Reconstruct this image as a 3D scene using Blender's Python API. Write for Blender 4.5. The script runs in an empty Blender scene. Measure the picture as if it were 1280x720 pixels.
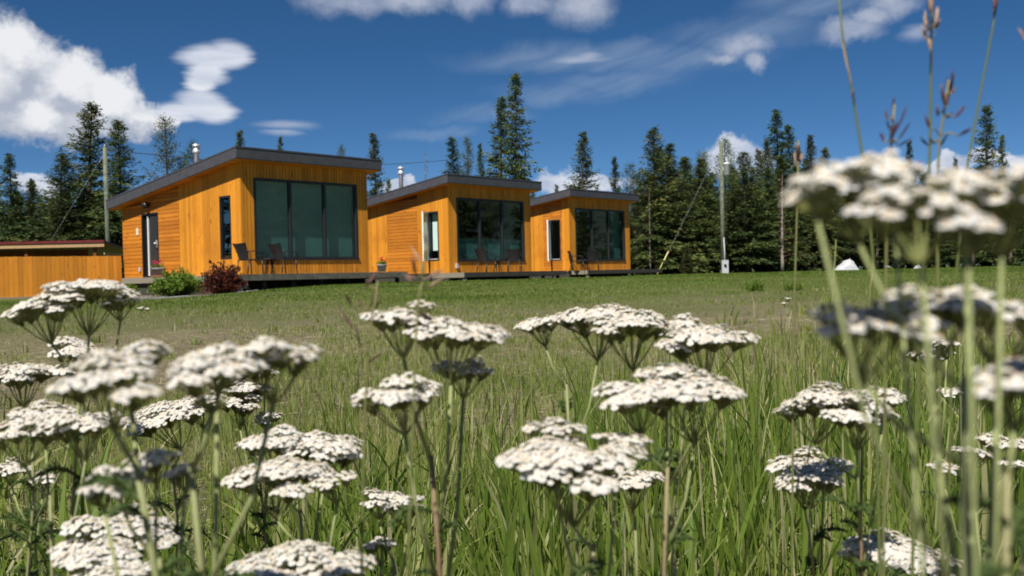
import bpy, bmesh, math, random
import numpy as np
from mathutils import Vector, Matrix

PI = math.pi
S = bpy.context.scene
COL = S.collection

# ------------------------------------------------------------------ camera
CAMZ = 0.62
FPX, PITCH, ROLL = 1244.0, 0.0127, 0.023          # measured on the photograph (1280 px wide)
Rv = Vector((1, 0, 0)); Fv = Vector((0, math.cos(PITCH), -math.sin(PITCH))); Uv = Vector((0, math.sin(PITCH), math.cos(PITCH)))
camx = Rv * math.cos(ROLL) - Uv * math.sin(ROLL)
camy = Rv * math.sin(ROLL) + Uv * math.cos(ROLL)
CAM = Vector((0, 0, CAMZ))
cd = bpy.data.cameras.new('camera'); cam = bpy.data.objects.new('camera', cd); COL.objects.link(cam)
cam.matrix_world = Matrix(((camx.x, camy.x, -Fv.x, CAM.x), (camx.y, camy.y, -Fv.y, CAM.y), (camx.z, camy.z, -Fv.z, CAM.z), (0, 0, 0, 1)))
cd.sensor_width = 36; cd.lens = 36 * FPX / 1280; cd.clip_start = 0.02; cd.clip_end = 8000
cd.dof.use_dof = True; cd.dof.focus_distance = 2.2; cd.dof.aperture_fstop = 9.5; cd.dof.aperture_blades = 7
S.camera = cam
S.view_settings.view_transform = 'Standard'; S.view_settings.look = 'None'
S.view_settings.gamma = 1; S.view_settings.use_curve_mapping = False
S.view_settings.exposure = 0.6
S.cycles.use_denoising = True
S.cycles.max_bounces = 8; S.cycles.transparent_max_bounces = 12

def W(px, py, d):
    return CAM + d * (Fv + camx * ((px - 640) / FPX) - camy * ((py - 360) / FPX))
def lerp(a, b, t): return a + (b - a) * t
def sst(a, b, x):
    t = np.clip((x - a) / (b - a), 0, 1); return t * t * (3 - 2 * t)
def gz(x, y):
    x = np.asarray(x, float); y = np.asarray(y, float)
    z = 0.45 * sst(4, 28, y) - 0.24 * sst(-5, -9, x) * sst(14, 26, y)
    z = z + 0.012 * np.sin(x * 1.7 + 0.6 * y) * np.sin(y * 1.3 - 0.4 * x) + 0.02 * np.sin(x * .31 + 1) * np.sin(y * .27)
    return z
def gzf(x, y): return float(gz(x, y))
def Wg(px, py):
    """the ground point seen at a pixel"""
    d = 1.0
    while d < 200:
        p = W(px, py, d)
        if p.z <= gzf(p.x, p.y): return Vector((p.x, p.y, gzf(p.x, p.y)))
        d *= 1.01
    return W(px, py, 100)

# ------------------------------------------------------------------ light
SUN_EL = math.radians(53); SUN_DIR = Vector((-0.354, -0.936, 0)).normalized()
sd = bpy.data.lights.new('sun', 'SUN'); sun = bpy.data.objects.new('sun', sd); COL.objects.link(sun)
sd.energy = 4.4; sd.angle = math.radians(0.5); sd.color = (1.0, 0.95, 0.87)
tosun = Vector((SUN_DIR.x * math.cos(SUN_EL), SUN_DIR.y * math.cos(SUN_EL), math.sin(SUN_EL)))
sun.rotation_euler = (-tosun).to_track_quat('-Z', 'Y').to_euler()

# ------------------------------------------------------------------ node helpers
class NT:
    def __init__(s, tree): s.t = tree; s.n = tree.nodes; s.l = tree.links
    def node(s, typ, **kw):
        n = s.n.new(typ)
        for k, v in kw.items(): setattr(n, k, v)
        return n
    def link(s, a, b): s.l.new(a, b)
    def put(s, sock, v):
        if isinstance(v, bpy.types.NodeSocket): s.l.new(v, sock)
        elif v is not None: sock.default_value = v
    def m(s, op, a, b=None, c=None, clamp=False):
        n = s.node('ShaderNodeMath', operation=op); n.use_clamp = clamp
        s.put(n.inputs[0], a)
        if b is not None: s.put(n.inputs[1], b)
        if c is not None: s.put(n.inputs[2], c)
        return n.outputs[0]
    def vm(s, op, a, b=None, scale=None):
        n = s.node('ShaderNodeVectorMath', operation=op)
        s.put(n.inputs[0], a)
        if b is not None: s.put(n.inputs[1], b)
        if scale is not None: s.put(n.inputs['Scale'], scale)
        return n.outputs['Value'] if op in ('LENGTH', 'DOT_PRODUCT') else n.outputs[0]
    def noise(s, vec, scale, detail=4, rough=.55, dist=0, col=False):
        n = s.node('ShaderNodeTexNoise'); n.inputs['Scale'].default_value = scale
        n.inputs['Detail'].default_value = detail; n.inputs['Roughness'].default_value = rough; n.inputs['Distortion'].default_value = dist
        if vec is not None: s.put(n.inputs['Vector'], vec)
        return n.outputs['Color' if col else 'Fac']
    def mix(s, f, a, b):
        n = s.node('ShaderNodeMix', data_type='RGBA'); s.put(n.inputs['Factor'], f); s.put(n.inputs[6], a); s.put(n.inputs[7], b)
        return n.outputs[2]
    def ramp(s, f, stops):
        n = s.node('ShaderNodeValToRGB'); e = n.color_ramp.elements
        while len(e) < len(stops): e.new(0.5)
        for q, (p, c) in zip(e, stops): q.position = p; q.color = c if len(c) == 4 else (*c, 1)
        s.put(n.inputs[0], f); return n.outputs[0]
    def mrange(s, v, a, b, c=0., d=1., smooth=True):
        n = s.node('ShaderNodeMapRange'); n.interpolation_type = 'SMOOTHSTEP' if smooth else 'LINEAR'
        s.put(n.inputs[0], v); n.inputs[1].default_value = a; n.inputs[2].default_value = b; n.inputs[3].default_value = c; n.inputs[4].default_value = d
        return n.outputs[0]
def c4(c): return (*c, 1) if len(c) == 3 else c

# ------------------------------------------------------------------ sky
w = bpy.data.worlds.new('World'); S.world = w; w.use_nodes = True
T = NT(w.node_tree); T.n.clear()
sky = T.node('ShaderNodeTexSky', sky_type='NISHITA'); sky.sun_disc = False
sky.sun_elevation = SUN_EL; sky.sun_rotation = math.atan2(SUN_DIR.x, SUN_DIR.y) % (2 * PI)
sky.altitude = 2500; sky.air_density = 0.62; sky.dust_density = 0.05; sky.ozone_density = 2.2
hsv = T.node('ShaderNodeHueSaturation'); hsv.inputs['Saturation'].default_value = 1.25; hsv.inputs['Value'].default_value = 0.70; hsv.inputs['Hue'].default_value = 0.498
T.link(sky.outputs[0], hsv.inputs['Color'])
geo = T.node('ShaderNodeTexCoord'); sep = T.node('ShaderNodeSeparateXYZ'); T.link(geo.outputs['Generated'], sep.inputs[0])
az = T.m('ARCTAN2', sep.outputs[0], sep.outputs[1]); el = T.m('ARCSINE', sep.outputs[2])
cmb = T.node('ShaderNodeCombineXYZ'); T.link(az, cmb.inputs[0]); T.link(el, cmb.inputs[1]); ae = cmb.outputs[0]
def AE(px, py):
    d = (Fv + camx * ((px - 640) / FPX) - camy * ((py - 360) / FPX)).normalized()
    return math.atan2(d.x, d.y), math.asin(d.z)
def warped(amp, scale, detail):
    n = T.noise(ae, scale, detail, .6, 0, True)
    return T.vm('ADD', ae, T.vm('SCALE', T.vm('SUBTRACT', n, (.5, .5, .5)), scale=amp))
def blobs(vec, lst):
    out = None
    for (px, py, rx, ry) in lst:
        a, e = AE(px, py)
        v = T.vm('MULTIPLY', T.vm('SUBTRACT', vec, (a, e, 0)), (FPX / rx, FPX / ry, 0))
        f = T.m('SUBTRACT', 1.0, T.vm('LENGTH', v))
        out = f if out is None else T.m('SMOOTH_MAX', out, f, 0.12)
    return out
skycol = hsv.outputs[0]
def cloud(base, field, lo, hi, opac, col):
    f = T.m('MULTIPLY', T.mrange(field, lo, hi), opac)
    return T.mix(f, base, col)
# streaky high cloud
sv = T.vm('MULTIPLY', T.vm('ADD', ae, T.vm('SCALE', T.vm('SUBTRACT', T.noise(ae, 9, 3, .5, 0, True), (.5, .5, .5)), scale=.05)), (5, 42, 1))
rot = T.node('ShaderNodeVectorRotate', rotation_type='Z_AXIS'); T.link(ae, rot.inputs['Vector']); rot.inputs['Angle'].default_value = -0.33
sv = T.vm('MULTIPLY', T.vm('ADD', rot.outputs[0], T.vm('SCALE', T.vm('SUBTRACT', T.noise(ae, 11, 3, .5, 0, True), (.5, .5, .5)), scale=.025)), (4.0, 40, 1))
streak = T.noise(sv, .8, 5, .55)
wv2 = warped(.035, 14, 5)
cir = blobs(wv2, [(1010, 5, 110, 26), (930, 40, 130, 30), (850, 74, 140, 28), (770, 100, 130, 22), (690, 116, 110, 20), (600, 145, 90, 16), (530, 166, 80, 12), (720, 70, 200, 24)])
cf = T.m('MULTIPLY', T.mrange(cir, -0.02, 0.85), T.mrange(streak, .2, .75))
skycol = T.mix(T.m('MULTIPLY', cf, .42), skycol, (3.6, 4.4, 5.6, 1))
# cumulus and lens clouds
shade = T.noise(T.vm('MULTIPLY', ae, (1, 1.5, 1)), 22, 6, .58)
wvc = warped(.05, 30, 10)
CUM = [(-20, 95, 75, 75), (18, 75, 58, 52), (75, 112, 66, 52), (130, 128, 55, 44), (172, 145, 40, 28), (60, 150, 115, 32), (200, 152, 28, 16)]
cum = blobs(wvc, CUM)
cum2 = blobs(T.vm('ADD', wvc, (-.012, .022, 0)), CUM)
lit = T.m('ADD', T.m('MULTIPLY', T.m('SUBTRACT', cum, cum2), 1.3), T.m('MULTIPLY', T.m('SUBTRACT', shade, .5), 1.5))
ccol = T.mix(T.mrange(lit, -.5, .5), (3.7, 4.1, 5.0, 1), (7.6, 7.7, 7.9, 1))
skycol = cloud(skycol, cum, .0, .40, .97, ccol)
wvl = T.vm('ADD', ae, T.vm('MULTIPLY', T.vm('SUBTRACT', T.noise(T.vm('MULTIPLY', ae, (14, 75, 1)), 1.0, 5, .55, 0, True), (.5, .5, .5)), (.028, .009, 0)))
ccl = T.mix(T.mrange(T.noise(T.vm('MULTIPLY', ae, (6, 40, 1)), 1.2, 5, .5), .3, .7), (5.0, 5.5, 6.6, 1), (7.4, 7.6, 8.1, 1))
len_ = blobs(wvl, [(262, 72, 46, 20), (284, 68, 34, 20), (258, 90, 32, 22), (250, 106, 26, 18), (250, 132, 44, 22), (268, 138, 32, 20), (222, 140, 36, 16)])
skycol = cloud(skycol, len_, .0, .62, .95, ccl)
wvs = warped(.03, 30, 7)
soft = blobs(wvs, [(430, -5, 80, 30), (520, -8, 95, 28), (590, -2, 40, 26), (660, 0, 45, 24), (725, 8, 58, 34), (1062, 38, 50, 20), (1115, 6, 40, 22), (1090, 22, 36, 14),
                   (930, 58, 44, 20), (905, 72, 30, 10), (945, 80, 18, 16)])
ccs = T.mix(T.mrange(shade, .3, .7), (2.9, 3.4, 4.6, 1), (5.4, 5.7, 6.5, 1))
skycol = cloud(skycol, soft, .0, .8, .72, ccs)
thin = blobs(wvl, [(362, 156, 52, 8), (352, 166, 34, 6), (725, 75, 42, 7), (735, 72, 22, 8), (1145, 40, 26, 14), (1015, 205, 14, 10)])
skycol = cloud(skycol, thin, .0, .9, .5, (4.8, 5.2, 6.2, 1))
low = blobs(wvc, [(690, 224, 34, 18), (720, 234, 40, 18), (755, 232, 40, 18), (40, 224, 26, 12), (58, 234, 30, 10), (915, 192, 42, 20), (900, 200, 36, 22), (940, 205, 28, 20),
                  (1215, 203, 75, 12), (1160, 210, 50, 12), (1275, 205, 50, 14), (500, 235, 40, 9), (1110, 212, 60, 12)])
skycol = cloud(skycol, low, .03, .5, .85, T.mix(T.mrange(shade, .32, .62), (4.0, 4.5, 5.7, 1), (6.8, 7.0, 7.6, 1)))
bg = T.node('ShaderNodeBackground'); T.link(skycol, bg.inputs[0]); bg.inputs[1].default_value = 0.075
wo = T.node('ShaderNodeOutputWorld'); T.link(bg.outputs[0], wo.inputs[0])

# ------------------------------------------------------------------ materials
def newmat(name):
    m = bpy.data.materials.new(name); m.use_nodes = True
    t = NT(m.node_tree); b = t.n['Principled BSDF']; return m, t, b
def plain(name, col, rough=.6, metal=0., var=.25, scale=30, spec=.5, bump=0):
    m, t, b = newmat(name)
    o = t.node('ShaderNodeTexCoord').outputs['Object']
    n = t.noise(o, scale, 5)
    k = tuple(x * (1 - var) for x in col); l = tuple(min(1, x * (1 + var)) for x in col)
    t.put(b.inputs['Base Color'], t.mix(t.mrange(n, .3, .7), c4(k), c4(l)))
    b.inputs['Roughness'].default_value = rough; b.inputs['Metallic'].default_value = metal
    b.inputs['Specular IOR Level'].default_value = spec
    if bump:
        bp = t.node('ShaderNodeBump'); bp.inputs['Strength'].default_value = bump; bp.inputs['Distance'].default_value = .01
        t.put(bp.inputs['Height'], n); t.link(bp.outputs[0], b.inputs['Normal'])
    return m
def wood(name, col, col2, axis, rough=.55, var=.38):
    """stained boards: every board its own tone, grain along its length, knots"""
    m, t, b = newmat(name)
    o = t.node('ShaderNodeTexCoord').outputs['Object']
    ri = t.node('ShaderNodeNewGeometry').outputs['Random Per Island']
    sc = [28, 28, 28]; sc[axis] = 1.6
    off = t.node('ShaderNodeCombineXYZ'); t.put(off.inputs[0], t.m('MULTIPLY', ri, 37.)); t.put(off.inputs[1], t.m('MULTIPLY', ri, 71.)); t.put(off.inputs[2], t.m('MULTIPLY', ri, 53.))
    v = t.vm('ADD', t.vm('MULTIPLY', o, tuple(sc)), off.outputs[0])
    g = t.noise(v, 1.0, 6, .65, .6)
    sk = [7, 7, 7]; sk[axis] = 3.2
    kn = t.noise(t.vm('ADD', t.vm('MULTIPLY', o, tuple(sk)), off.outputs[0]), 1.0, 2, .4)
    f = t.m('ADD', t.m('MULTIPLY', t.mrange(g, .25, .75), .42), t.m('MULTIPLY', ri, .58))
    base = t.mix(f, c4(tuple(x * (1 - var) for x in col)), c4(tuple(x * (1 + var * .5) for x in col)))
    base = t.mix(t.m('MULTIPLY', t.mrange(kn, .67, .74), .7), base, c4(col2))
    wz = t.noise(o, .9, 4, .6)
    base = t.mix(t.m('MULTIPLY', t.mrange(wz, .45, .75), .32), base, c4(col2))
    t.put(b.inputs['Base Color'], base); b.inputs['Roughness'].default_value = rough; b.inputs['Specular IOR Level'].default_value = .35
    bp = t.node('ShaderNodeBump'); bp.inputs['Strength'].default_value = .25; bp.inputs['Distance'].default_value = .004
    t.put(bp.inputs['Height'], g); t.link(bp.outputs[0], b.inputs['Normal'])
    return m
ORANGE = (.70, .275, .024)
M = {}
M['wood_v'] = wood('stained_boards_upright', ORANGE, (.30, .085, .012), 2)
M['wood_h'] = wood('stained_boards_level', (.60, .21, .022), (.34, .095, .014), 1)
M['wood_in'] = wood('stained_backing', (.20, .06, .01), (.12, .035, .008), 2)
M['soffit'] = wood('soffit_boards', (.60, .21, .025), (.25, .07, .01), 1)
M['fence'] = wood('fence_boards', (.66, .255, .024), (.38, .13, .022), 2)
M['deck'] = wood('weathered_deck', (.27, .24, .185), (.13, .11, .085), 0, .8)
M['deckmid'] = plain('shaded_rim_timber', (.125, .12, .098), .85, var=.3, scale=10)  # front rim turned off the sun, its shade put into the colour
M['deckdark'] = plain('shaded_deck_timber', (.045, .042, .036), .85, var=.4, scale=14)  # front rims and timber under the decks, shade put into the colour
M['fascia'] = plain('grey_metal_fascia', (.088, .087, .100), .5, .25, .12, 5)
M['frame'] = plain('charcoal_frame', (.022, .023, .026), .4, var=.1)
M['white'] = plain('white_upvc', (.80, .80, .78), .4, var=.04)
M['steel'] = plain('flue_steel', (.72, .73, .75), .38, .55, .15, 9)
M['wicker'] = plain('dark_wicker', (.022, .020, .024), .5, var=.4, scale=120, bump=.5)
M['black'] = plain('black_metal', (.015, .015, .016), .4, var=.2)
M['doorgrey'] = plain('charcoal_door', (.028, .029, .033), .45, var=.1)
M['plate'] = plain('cream_plate', (.75, .66, .50), .5, var=.05)
M['pot'] = plain('grey_planter', (.20, .20, .21), .6, var=.15)
M['terra'] = plain('clay_saucer', (.33, .12, .06), .8, var=.15)
M['pink'] = plain('pink_petals', (.75, .03, .16), .6, var=.3, scale=60)
M['red'] = plain('red_petals', (.70, .03, .04), .6, var=.3, scale=60)
M['pole'] = plain('weathered_pole', (.13, .145, .10), .85, var=.35, scale=6, bump=.4)
M['wire'] = plain('cable', (.05, .05, .05), .6)
M['guy'] = plain('guy_strand', (.35, .36, .37), .4, .6)
M['yellow'] = plain('yellow_guard', (.62, .52, .22), .5, var=.12)
M['grey_box'] = plain('grey_enamel', (.50, .52, .54), .4, .1, .1)
M['redroof'] = plain('red_metal_roof', (.15, .02, .02), .45, .1, .15, 4)
M['tan'] = plain('bare_timber', (.42, .27, .13), .75, var=.25)
M['stone'] = plain('edging_stone', (.20, .195, .185), .9, var=.35, scale=9, bump=.6)
M['tarp'] = plain('white_sheeting', (.44, .45, .47), .5, var=.1, scale=8)
M['blind'] = plain('pale_blind', (.56, .74, .70), .8, var=.05, scale=3)
M['interior'] = plain('room_wall', (.40, .36, .30), .9, var=.1, scale=2)
def mulch():
    m, t, b = newmat('bark_mulch'); o = t.node('ShaderNodeTexCoord').outputs['Object']
    n = t.noise(o, 24, 6, .7); t.put(b.inputs['Base Color'], t.ramp(n, [(.3, (.035, .025, .02)), (.5, (.12, .085, .065)), (.7, (.24, .18, .15))])); b.inputs['Roughness'].default_value = .95
    bp = t.node('ShaderNodeBump'); bp.inputs['Strength'].default_value = .9; bp.inputs['Distance'].default_value = .03; t.put(bp.inputs['Height'], n); t.link(bp.outputs[0], b.inputs['Normal']); return m
M['mulch'] = mulch()
def glass():
    m, t, b = newmat('tinted_window_glass'); t.n.remove(b)
    tr = t.node('ShaderNodeBsdfTransparent'); tr.inputs[0].default_value = (.53, .66, .66, 1)
    gl = t.node('ShaderNodeBsdfGlossy'); gl.inputs['Roughness'].default_value = .015; gl.inputs[0].default_value = (.80, .95, .95, 1)
    fr = t.node('ShaderNodeFresnel'); fr.inputs[0].default_value = 2.7
    o = t.node('ShaderNodeTexCoord').outputs['Object']
    bp = t.node('ShaderNodeBump'); bp.inputs['Strength'].default_value = .003; bp.inputs['Distance'].default_value = .02
    t.put(bp.inputs['Height'], t.noise(o, .9, 2)); t.link(bp.outputs[0], gl.inputs['Normal'])
    mx = t.node('ShaderNodeMixShader'); t.put(mx.inputs[0], t.m('MULTIPLY', fr.outputs[0], t.m('SUBTRACT', 1.0, t.node('ShaderNodeNewGeometry').outputs['Backfacing']))); t.link(tr.outputs[0], mx.inputs[1]); t.link(gl.outputs[0], mx.inputs[2])
    t.link(mx.outputs[0], t.n['Material Output'].inputs[0]); return m
M['glass'] = glass()
def leafmat(name, stops, trans=.3, rough=.6, attr='tint', own=False):
    """blade or leaf: its own tone from a stored per-leaf value, some light let through"""
    m, t, b = newmat(name)
    a = t.node('ShaderNodeAttribute', attribute_name=attr)
    col = t.ramp(a.outputs['Fac'], stops)
    if name == 'yarrow_stem':
        hz_ = t.noise(t.node('ShaderNodeTexCoord').outputs['Object'], 420, 4, .7); col = t.mix(t.mrange(hz_, .35, .65), col, t.mix(.25, col, (.08, .09, .04, 1)))
    if own:      # every plant its own shade
        oi = t.node('ShaderNodeObjectInfo'); hs = t.node('ShaderNodeHueSaturation'); t.link(col, hs.inputs['Color'])
        t.put(hs.inputs['Hue'], t.m('MULTIPLY_ADD', oi.outputs['Random'], .055, .472)); t.put(hs.inputs['Value'], t.m('MULTIPLY_ADD', t.m('FRACT', t.m('MULTIPLY', oi.outputs['Random'], 7.3)), .65, .72)); col = hs.outputs[0]
    t.put(b.inputs['Base Color'], col); b.inputs['Roughness'].default_value = rough; b.inputs['Specular IOR Level'].default_value = .3
    tl = t.node('ShaderNodeBsdfTranslucent'); t.link(col, tl.inputs[0])
    mx = t.node('ShaderNodeMixShader'); mx.inputs[0].default_value = trans
    t.link(b.outputs[0], mx.inputs[1]); t.link(tl.outputs[0], mx.inputs[2]); t.link(mx.outputs[0], t.n['Material Output'].inputs[0])
    return m
M['grass'] = leafmat('grass_blades', [(0, (.085, .145, .018)), (.3, (.20, .285, .045)), (.5, (.31, .34, .09)), (.7, (.42, .405, .19)), (1, (.52, .46, .28))], .5, .5)
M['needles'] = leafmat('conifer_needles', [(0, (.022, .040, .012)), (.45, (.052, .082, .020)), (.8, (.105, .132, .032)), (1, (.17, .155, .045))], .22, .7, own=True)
M['deadneedle'] = leafmat('dead_needles', [(0, (.09, .035, .018)), (1, (.22, .09, .05))], .12, .8)
M['bush'] = leafmat('shrub_leaves', [(0, (.06, .12, .012)), (.5, (.13, .22, .02)), (1, (.22, .32, .04))], .3, .5)
M['redbush'] = leafmat('barberry_leaves', [(0, (.04, .012, .010)), (.6, (.12, .03, .02)), (1, (.25, .07, .035))], .25, .5)
M['bark'] = plain('conifer_bark', (.10, .075, .055), .9, var=.4, scale=8, bump=.5)
M['palebark'] = plain('pale_dead_bark', (.26, .23, .20), .9, var=.3, scale=8, bump=.5)
M['petal'] = leafmat('yarrow_petals', [(0, (.60, .50, .36)), (.10, (.70, .64, .54)), (.32, (.78, .76, .71)), (1, (.82, .82, .81))], .36, .7)
M['disc'] = leafmat('yarrow_centres', [(0, (.30, .14, .04)), (.25, (.55, .40, .20)), (1, (.72, .61, .42))], .1, .8)
M['cup'] = leafmat('yarrow_green', [(0, (.28, .31, .10)), (1, (.46, .48, .20))], .55, .6)
M['stem'] = leafmat('yarrow_stem', [(0, (.32, .39, .14)), (.5, (.27, .275, .125)), (1, (.27, .17, .10))], .05, .6)
M['fern'] = leafmat('yarrow_leaf', [(0, (.08, .13, .035)), (1, (.15, .21, .065))], .45, .6)
M['stalk'] = leafmat('grass_stalk', [(0, (.11, .155, .035)), (1, (.28, .24, .11))], .1, .6)
M['spike'] = leafmat('grass_spikelets', [(0, (.04, .013, .022)), (.5, (.095, .032, .045)), (1, (.42, .29, .19))], .15, .6)
def groundmat():
    m, t, b = newmat('meadow_soil'); o = t.node('ShaderNodeTexCoord').outputs['Object']
    n1 = t.noise(o, .22, 5, .6); n2 = t.noise(o, 3.2, 6, .7); n3 = t.noise(o, 40, 5, .75)
    green = t.mix(t.mrange(n3, .3, .7), (.055, .085, .016, 1), (.13, .155, .038, 1))
    dry = t.mix(t.mrange(n3, .3, .7), (.11, .088, .058, 1), (.31, .262, .17, 1))
    sp = t.node('ShaderNodeSeparateXYZ'); t.link(o, sp.inputs[0])
    f = t.mrange(t.m('ADD', sp.outputs[1], t.m('MULTIPLY', t.m('SUBTRACT', n1, .5), 26.)), 6.5, 20)
    f = t.m('MULTIPLY', f, t.mrange(n2, .2, .5, .6, 1.))
    t.put(b.inputs['Base Color'], t.mix(f, dry, green)); b.inputs['Roughness'].default_value = .95; b.inputs['Specular IOR Level'].default_value = .1
    bp = t.node('ShaderNodeBump'); bp.inputs['Strength'].default_value = .8; bp.inputs['Distance'].default_value = .04
    t.put(bp.inputs['Height'], n3); t.link(bp.outputs[0], b.inputs['Normal']); return m
M['ground'] = groundmat()
def hillmat():
    m, t, b = newmat('forested_slope'); o = t.node('ShaderNodeTexCoord').outputs['Object']
    n = t.noise(o, .05, 6, .7); t.put(b.inputs['Base Color'], t.ramp(n, [(.35, (.018, .034, .026)), (.6, (.035, .06, .042)), (.75, (.09, .10, .09))])); b.inputs['Roughness'].default_value = 1  # darker, bluer forest tones: distance haze put into the colour
    return m
M['hill'] = hillmat()

# ------------------------------------------------------------------ object helpers
def tag(o, label=None, cat=None, group=None, kind=None):
    if label: o['label'] = label
    if cat: o['category'] = cat
    if group: o['group'] = group
    if kind: o['kind'] = kind
    return o
def empty(name, loc, rz=0, label=None, cat=None, group=None):
    o = bpy.data.objects.new(name, None); COL.objects.link(o); o.location = loc; o.rotation_euler = (0, 0, rz); o.empty_display_size = .1
    return tag(o, label, cat, group)
class MB:
    """collects shapes into one mesh"""
    def __init__(s): s.v = []; s.f = []; s.mi = []; s.t = []; s.n = 0; s.k = 0; s.smooth = []; s.sm = False
    def add(s, verts, faces, mi=0, tint=.5):
        verts = np.asarray(verts, float).reshape(-1, 3)
        s.v.append(verts); s.t.append(np.full(len(verts), tint) if np.isscalar(tint) else np.asarray(tint))
        for f in faces: s.f.append(tuple(int(i) + s.n for i in f)); s.mi.append(mi); s.smooth.append(s.sm)
        s.n += len(verts)
    def box(s, x0, x1, y0, y1, z0, z1, mi=0, tint=.5):
        s.add([(x0, y0, z0), (x1, y0, z0), (x1, y1, z0), (x0, y1, z0), (x0, y0, z1), (x1, y0, z1), (x1, y1, z1), (x0, y1, z1)],
              [(0, 3, 2, 1), (4, 5, 6, 7), (0, 1, 5, 4), (1, 2, 6, 5), (2, 3, 7, 6), (3, 0, 4, 7)], mi, tint)
    def hexa(s, p, mi=0, tint=.5):
        s.add(p, [(0, 3, 2, 1), (4, 5, 6, 7), (0, 1, 5, 4), (1, 2, 6, 5), (2, 3, 7, 6), (3, 0, 4, 7)], mi, tint)
    def tube(s, pts, rad, sides=6, mi=0, tint=.5, cap=True):
        pts = [Vector(p) for p in pts]; n = len(pts)
        if np.isscalar(rad): rad = [rad] * n
        vs = []; up = Vector((0, 0, 1)); prev = None
        for i, p in enumerate(pts):
            d = (pts[min(i + 1, n - 1)] - pts[max(i - 1, 0)])
            d = d.normalized() if d.length > 1e-9 else Vector((0, 0, 1))
            if prev is None:
                a = d.cross(up) if abs(d.z) < .95 else d.cross(Vector((1, 0, 0)))
            else: a = prev - d * prev.dot(d)
            a.normalize(); prev = a; b = d.cross(a)
            for k in range(sides):
                q = 2 * PI * k / sides; vs.append(p + (a * math.cos(q) + b * math.sin(q)) * rad[i])
        fs = []
        for i in range(n - 1):
            for k in range(sides):
                k2 = (k + 1) % sides; fs.append((i * sides + k, i * sides + k2, (i + 1) * sides + k2, (i + 1) * sides + k))
        if cap: fs.append(tuple(range(sides - 1, -1, -1))); fs.append(tuple(range((n - 1) * sides, n * sides)))
        o = s.sm; s.sm = True; s.add(vs, fs, mi, tint); s.sm = o
    def lathe(s, prof, c=(0, 0, 0), seg=16, mi=0, tint=.5):
        vs = []; fs = []; n = len(prof)
        for (r, z) in prof:
            for k in range(seg):
                q = 2 * PI * k / seg; vs.append((c[0] + r * math.cos(q), c[1] + r * math.sin(q), c[2] + z))
        for i in range(n - 1):
            for k in range(seg):
                k2 = (k + 1) % seg; fs.append((i * seg + k, i * seg + k2, (i + 1) * seg + k2, (i + 1) * seg + k))
        fs.append(tuple(range(seg - 1, -1, -1))); fs.append(tuple(range((n - 1) * seg, n * seg)))
        o = s.sm; s.sm = True; s.add(vs, fs, mi, tint); s.sm = o
    def mesh(s, name, mats):
        me = bpy.data.meshes.new(name)
        me.from_pydata(np.concatenate(s.v).tolist(), [], s.f)
        if not isinstance(mats, (list, tuple)): mats = [mats]
        for m in mats: me.materials.append(m)
        if len(mats) > 1: me.polygons.foreach_set('material_index', np.array(s.mi, np.int32))
        me.polygons.foreach_set('use_smooth', np.array(s.smooth, bool))
        bm = bmesh.new(); bm.from_mesh(me); bmesh.ops.recalc_face_normals(bm, faces=bm.faces); bm.to_mesh(me); bm.free()
        a = me.attributes.new('tint', 'FLOAT', 'POINT'); a.data.foreach_set('value', np.concatenate(s.t).astype(np.float32))
        me.update(); return me
    def build(s, name, mats, parent=None, loc=None):
        o = bpy.data.objects.new(name, s.mesh(name, mats)); COL.objects.link(o)
        if parent: o.parent = parent
        if loc is not None: o.location = loc
        return o
def fastmesh(name, V, F, tint, mats, mi=None, smooth=False):
    """V (n,3), F (m,k) all faces with k corners"""
    me = bpy.data.meshes.new(name); n, m, k = len(V), len(F), F.shape[1]
    me.vertices.add(n); me.vertices.foreach_set('co', V.astype(np.float32).ravel())
    me.loops.add(m * k); me.loops.foreach_set('vertex_index', F.astype(np.int32).ravel())
    me.polygons.add(m); me.polygons.foreach_set('loop_start', np.arange(0, m * k, k, dtype=np.int32))
    if smooth: me.polygons.foreach_set('use_smooth', np.ones(m, bool))
    a = me.attributes.new('tint', 'FLOAT', 'POINT'); a.data.foreach_set('value', tint.astype(np.float32))
    if not isinstance(mats, (list, tuple)): mats = [mats]
    for q in mats: me.materials.append(q)
    if mi is not None: me.polygons.foreach_set('material_index', mi.astype(np.int32))
    me.update(calc_edges=True); me.validate(); return me
def fastobj(name, me, parent=None):
    o = bpy.data.objects.new(name, me); COL.objects.link(o)
    if parent: o.parent = parent
    return o
def dup(root, **kw):
    c = root.copy(); COL.objects.link(c)
    for ch in list(root.children):
        q = ch.copy(); COL.objects.link(q); q.parent = c
        for g in list(ch.children):
            r = g.copy(); COL.objects.link(r); r.parent = q
    return c

# ------------------------------------------------------------------ ground
xs = np.unique(np.concatenate([np.linspace(-12, 12, 97), np.linspace(-60, 60, 121), np.linspace(-900, 900, 61)]))
ys = np.unique(np.concatenate([np.linspace(-2, 40, 169), np.linspace(-60, 120, 91), np.linspace(-500, 1200, 69)]))
XX, YY = np.meshgrid(xs, ys); V = np.stack([XX, YY, gz(XX, YY)], -1).reshape(-1, 3)
nx = len(xs); ii = np.arange((len(ys) - 1) * (nx - 1)); r, c = ii // (nx - 1), ii % (nx - 1)
F = np.stack([r * nx + c, r * nx + c + 1, (r + 1) * nx + c + 1, (r + 1) * nx + c], -1)
g = fastobj('ground', fastmesh('ground', V, F, np.zeros(len(V)), M['ground'], smooth=True)); tag(g, kind='structure')

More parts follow.
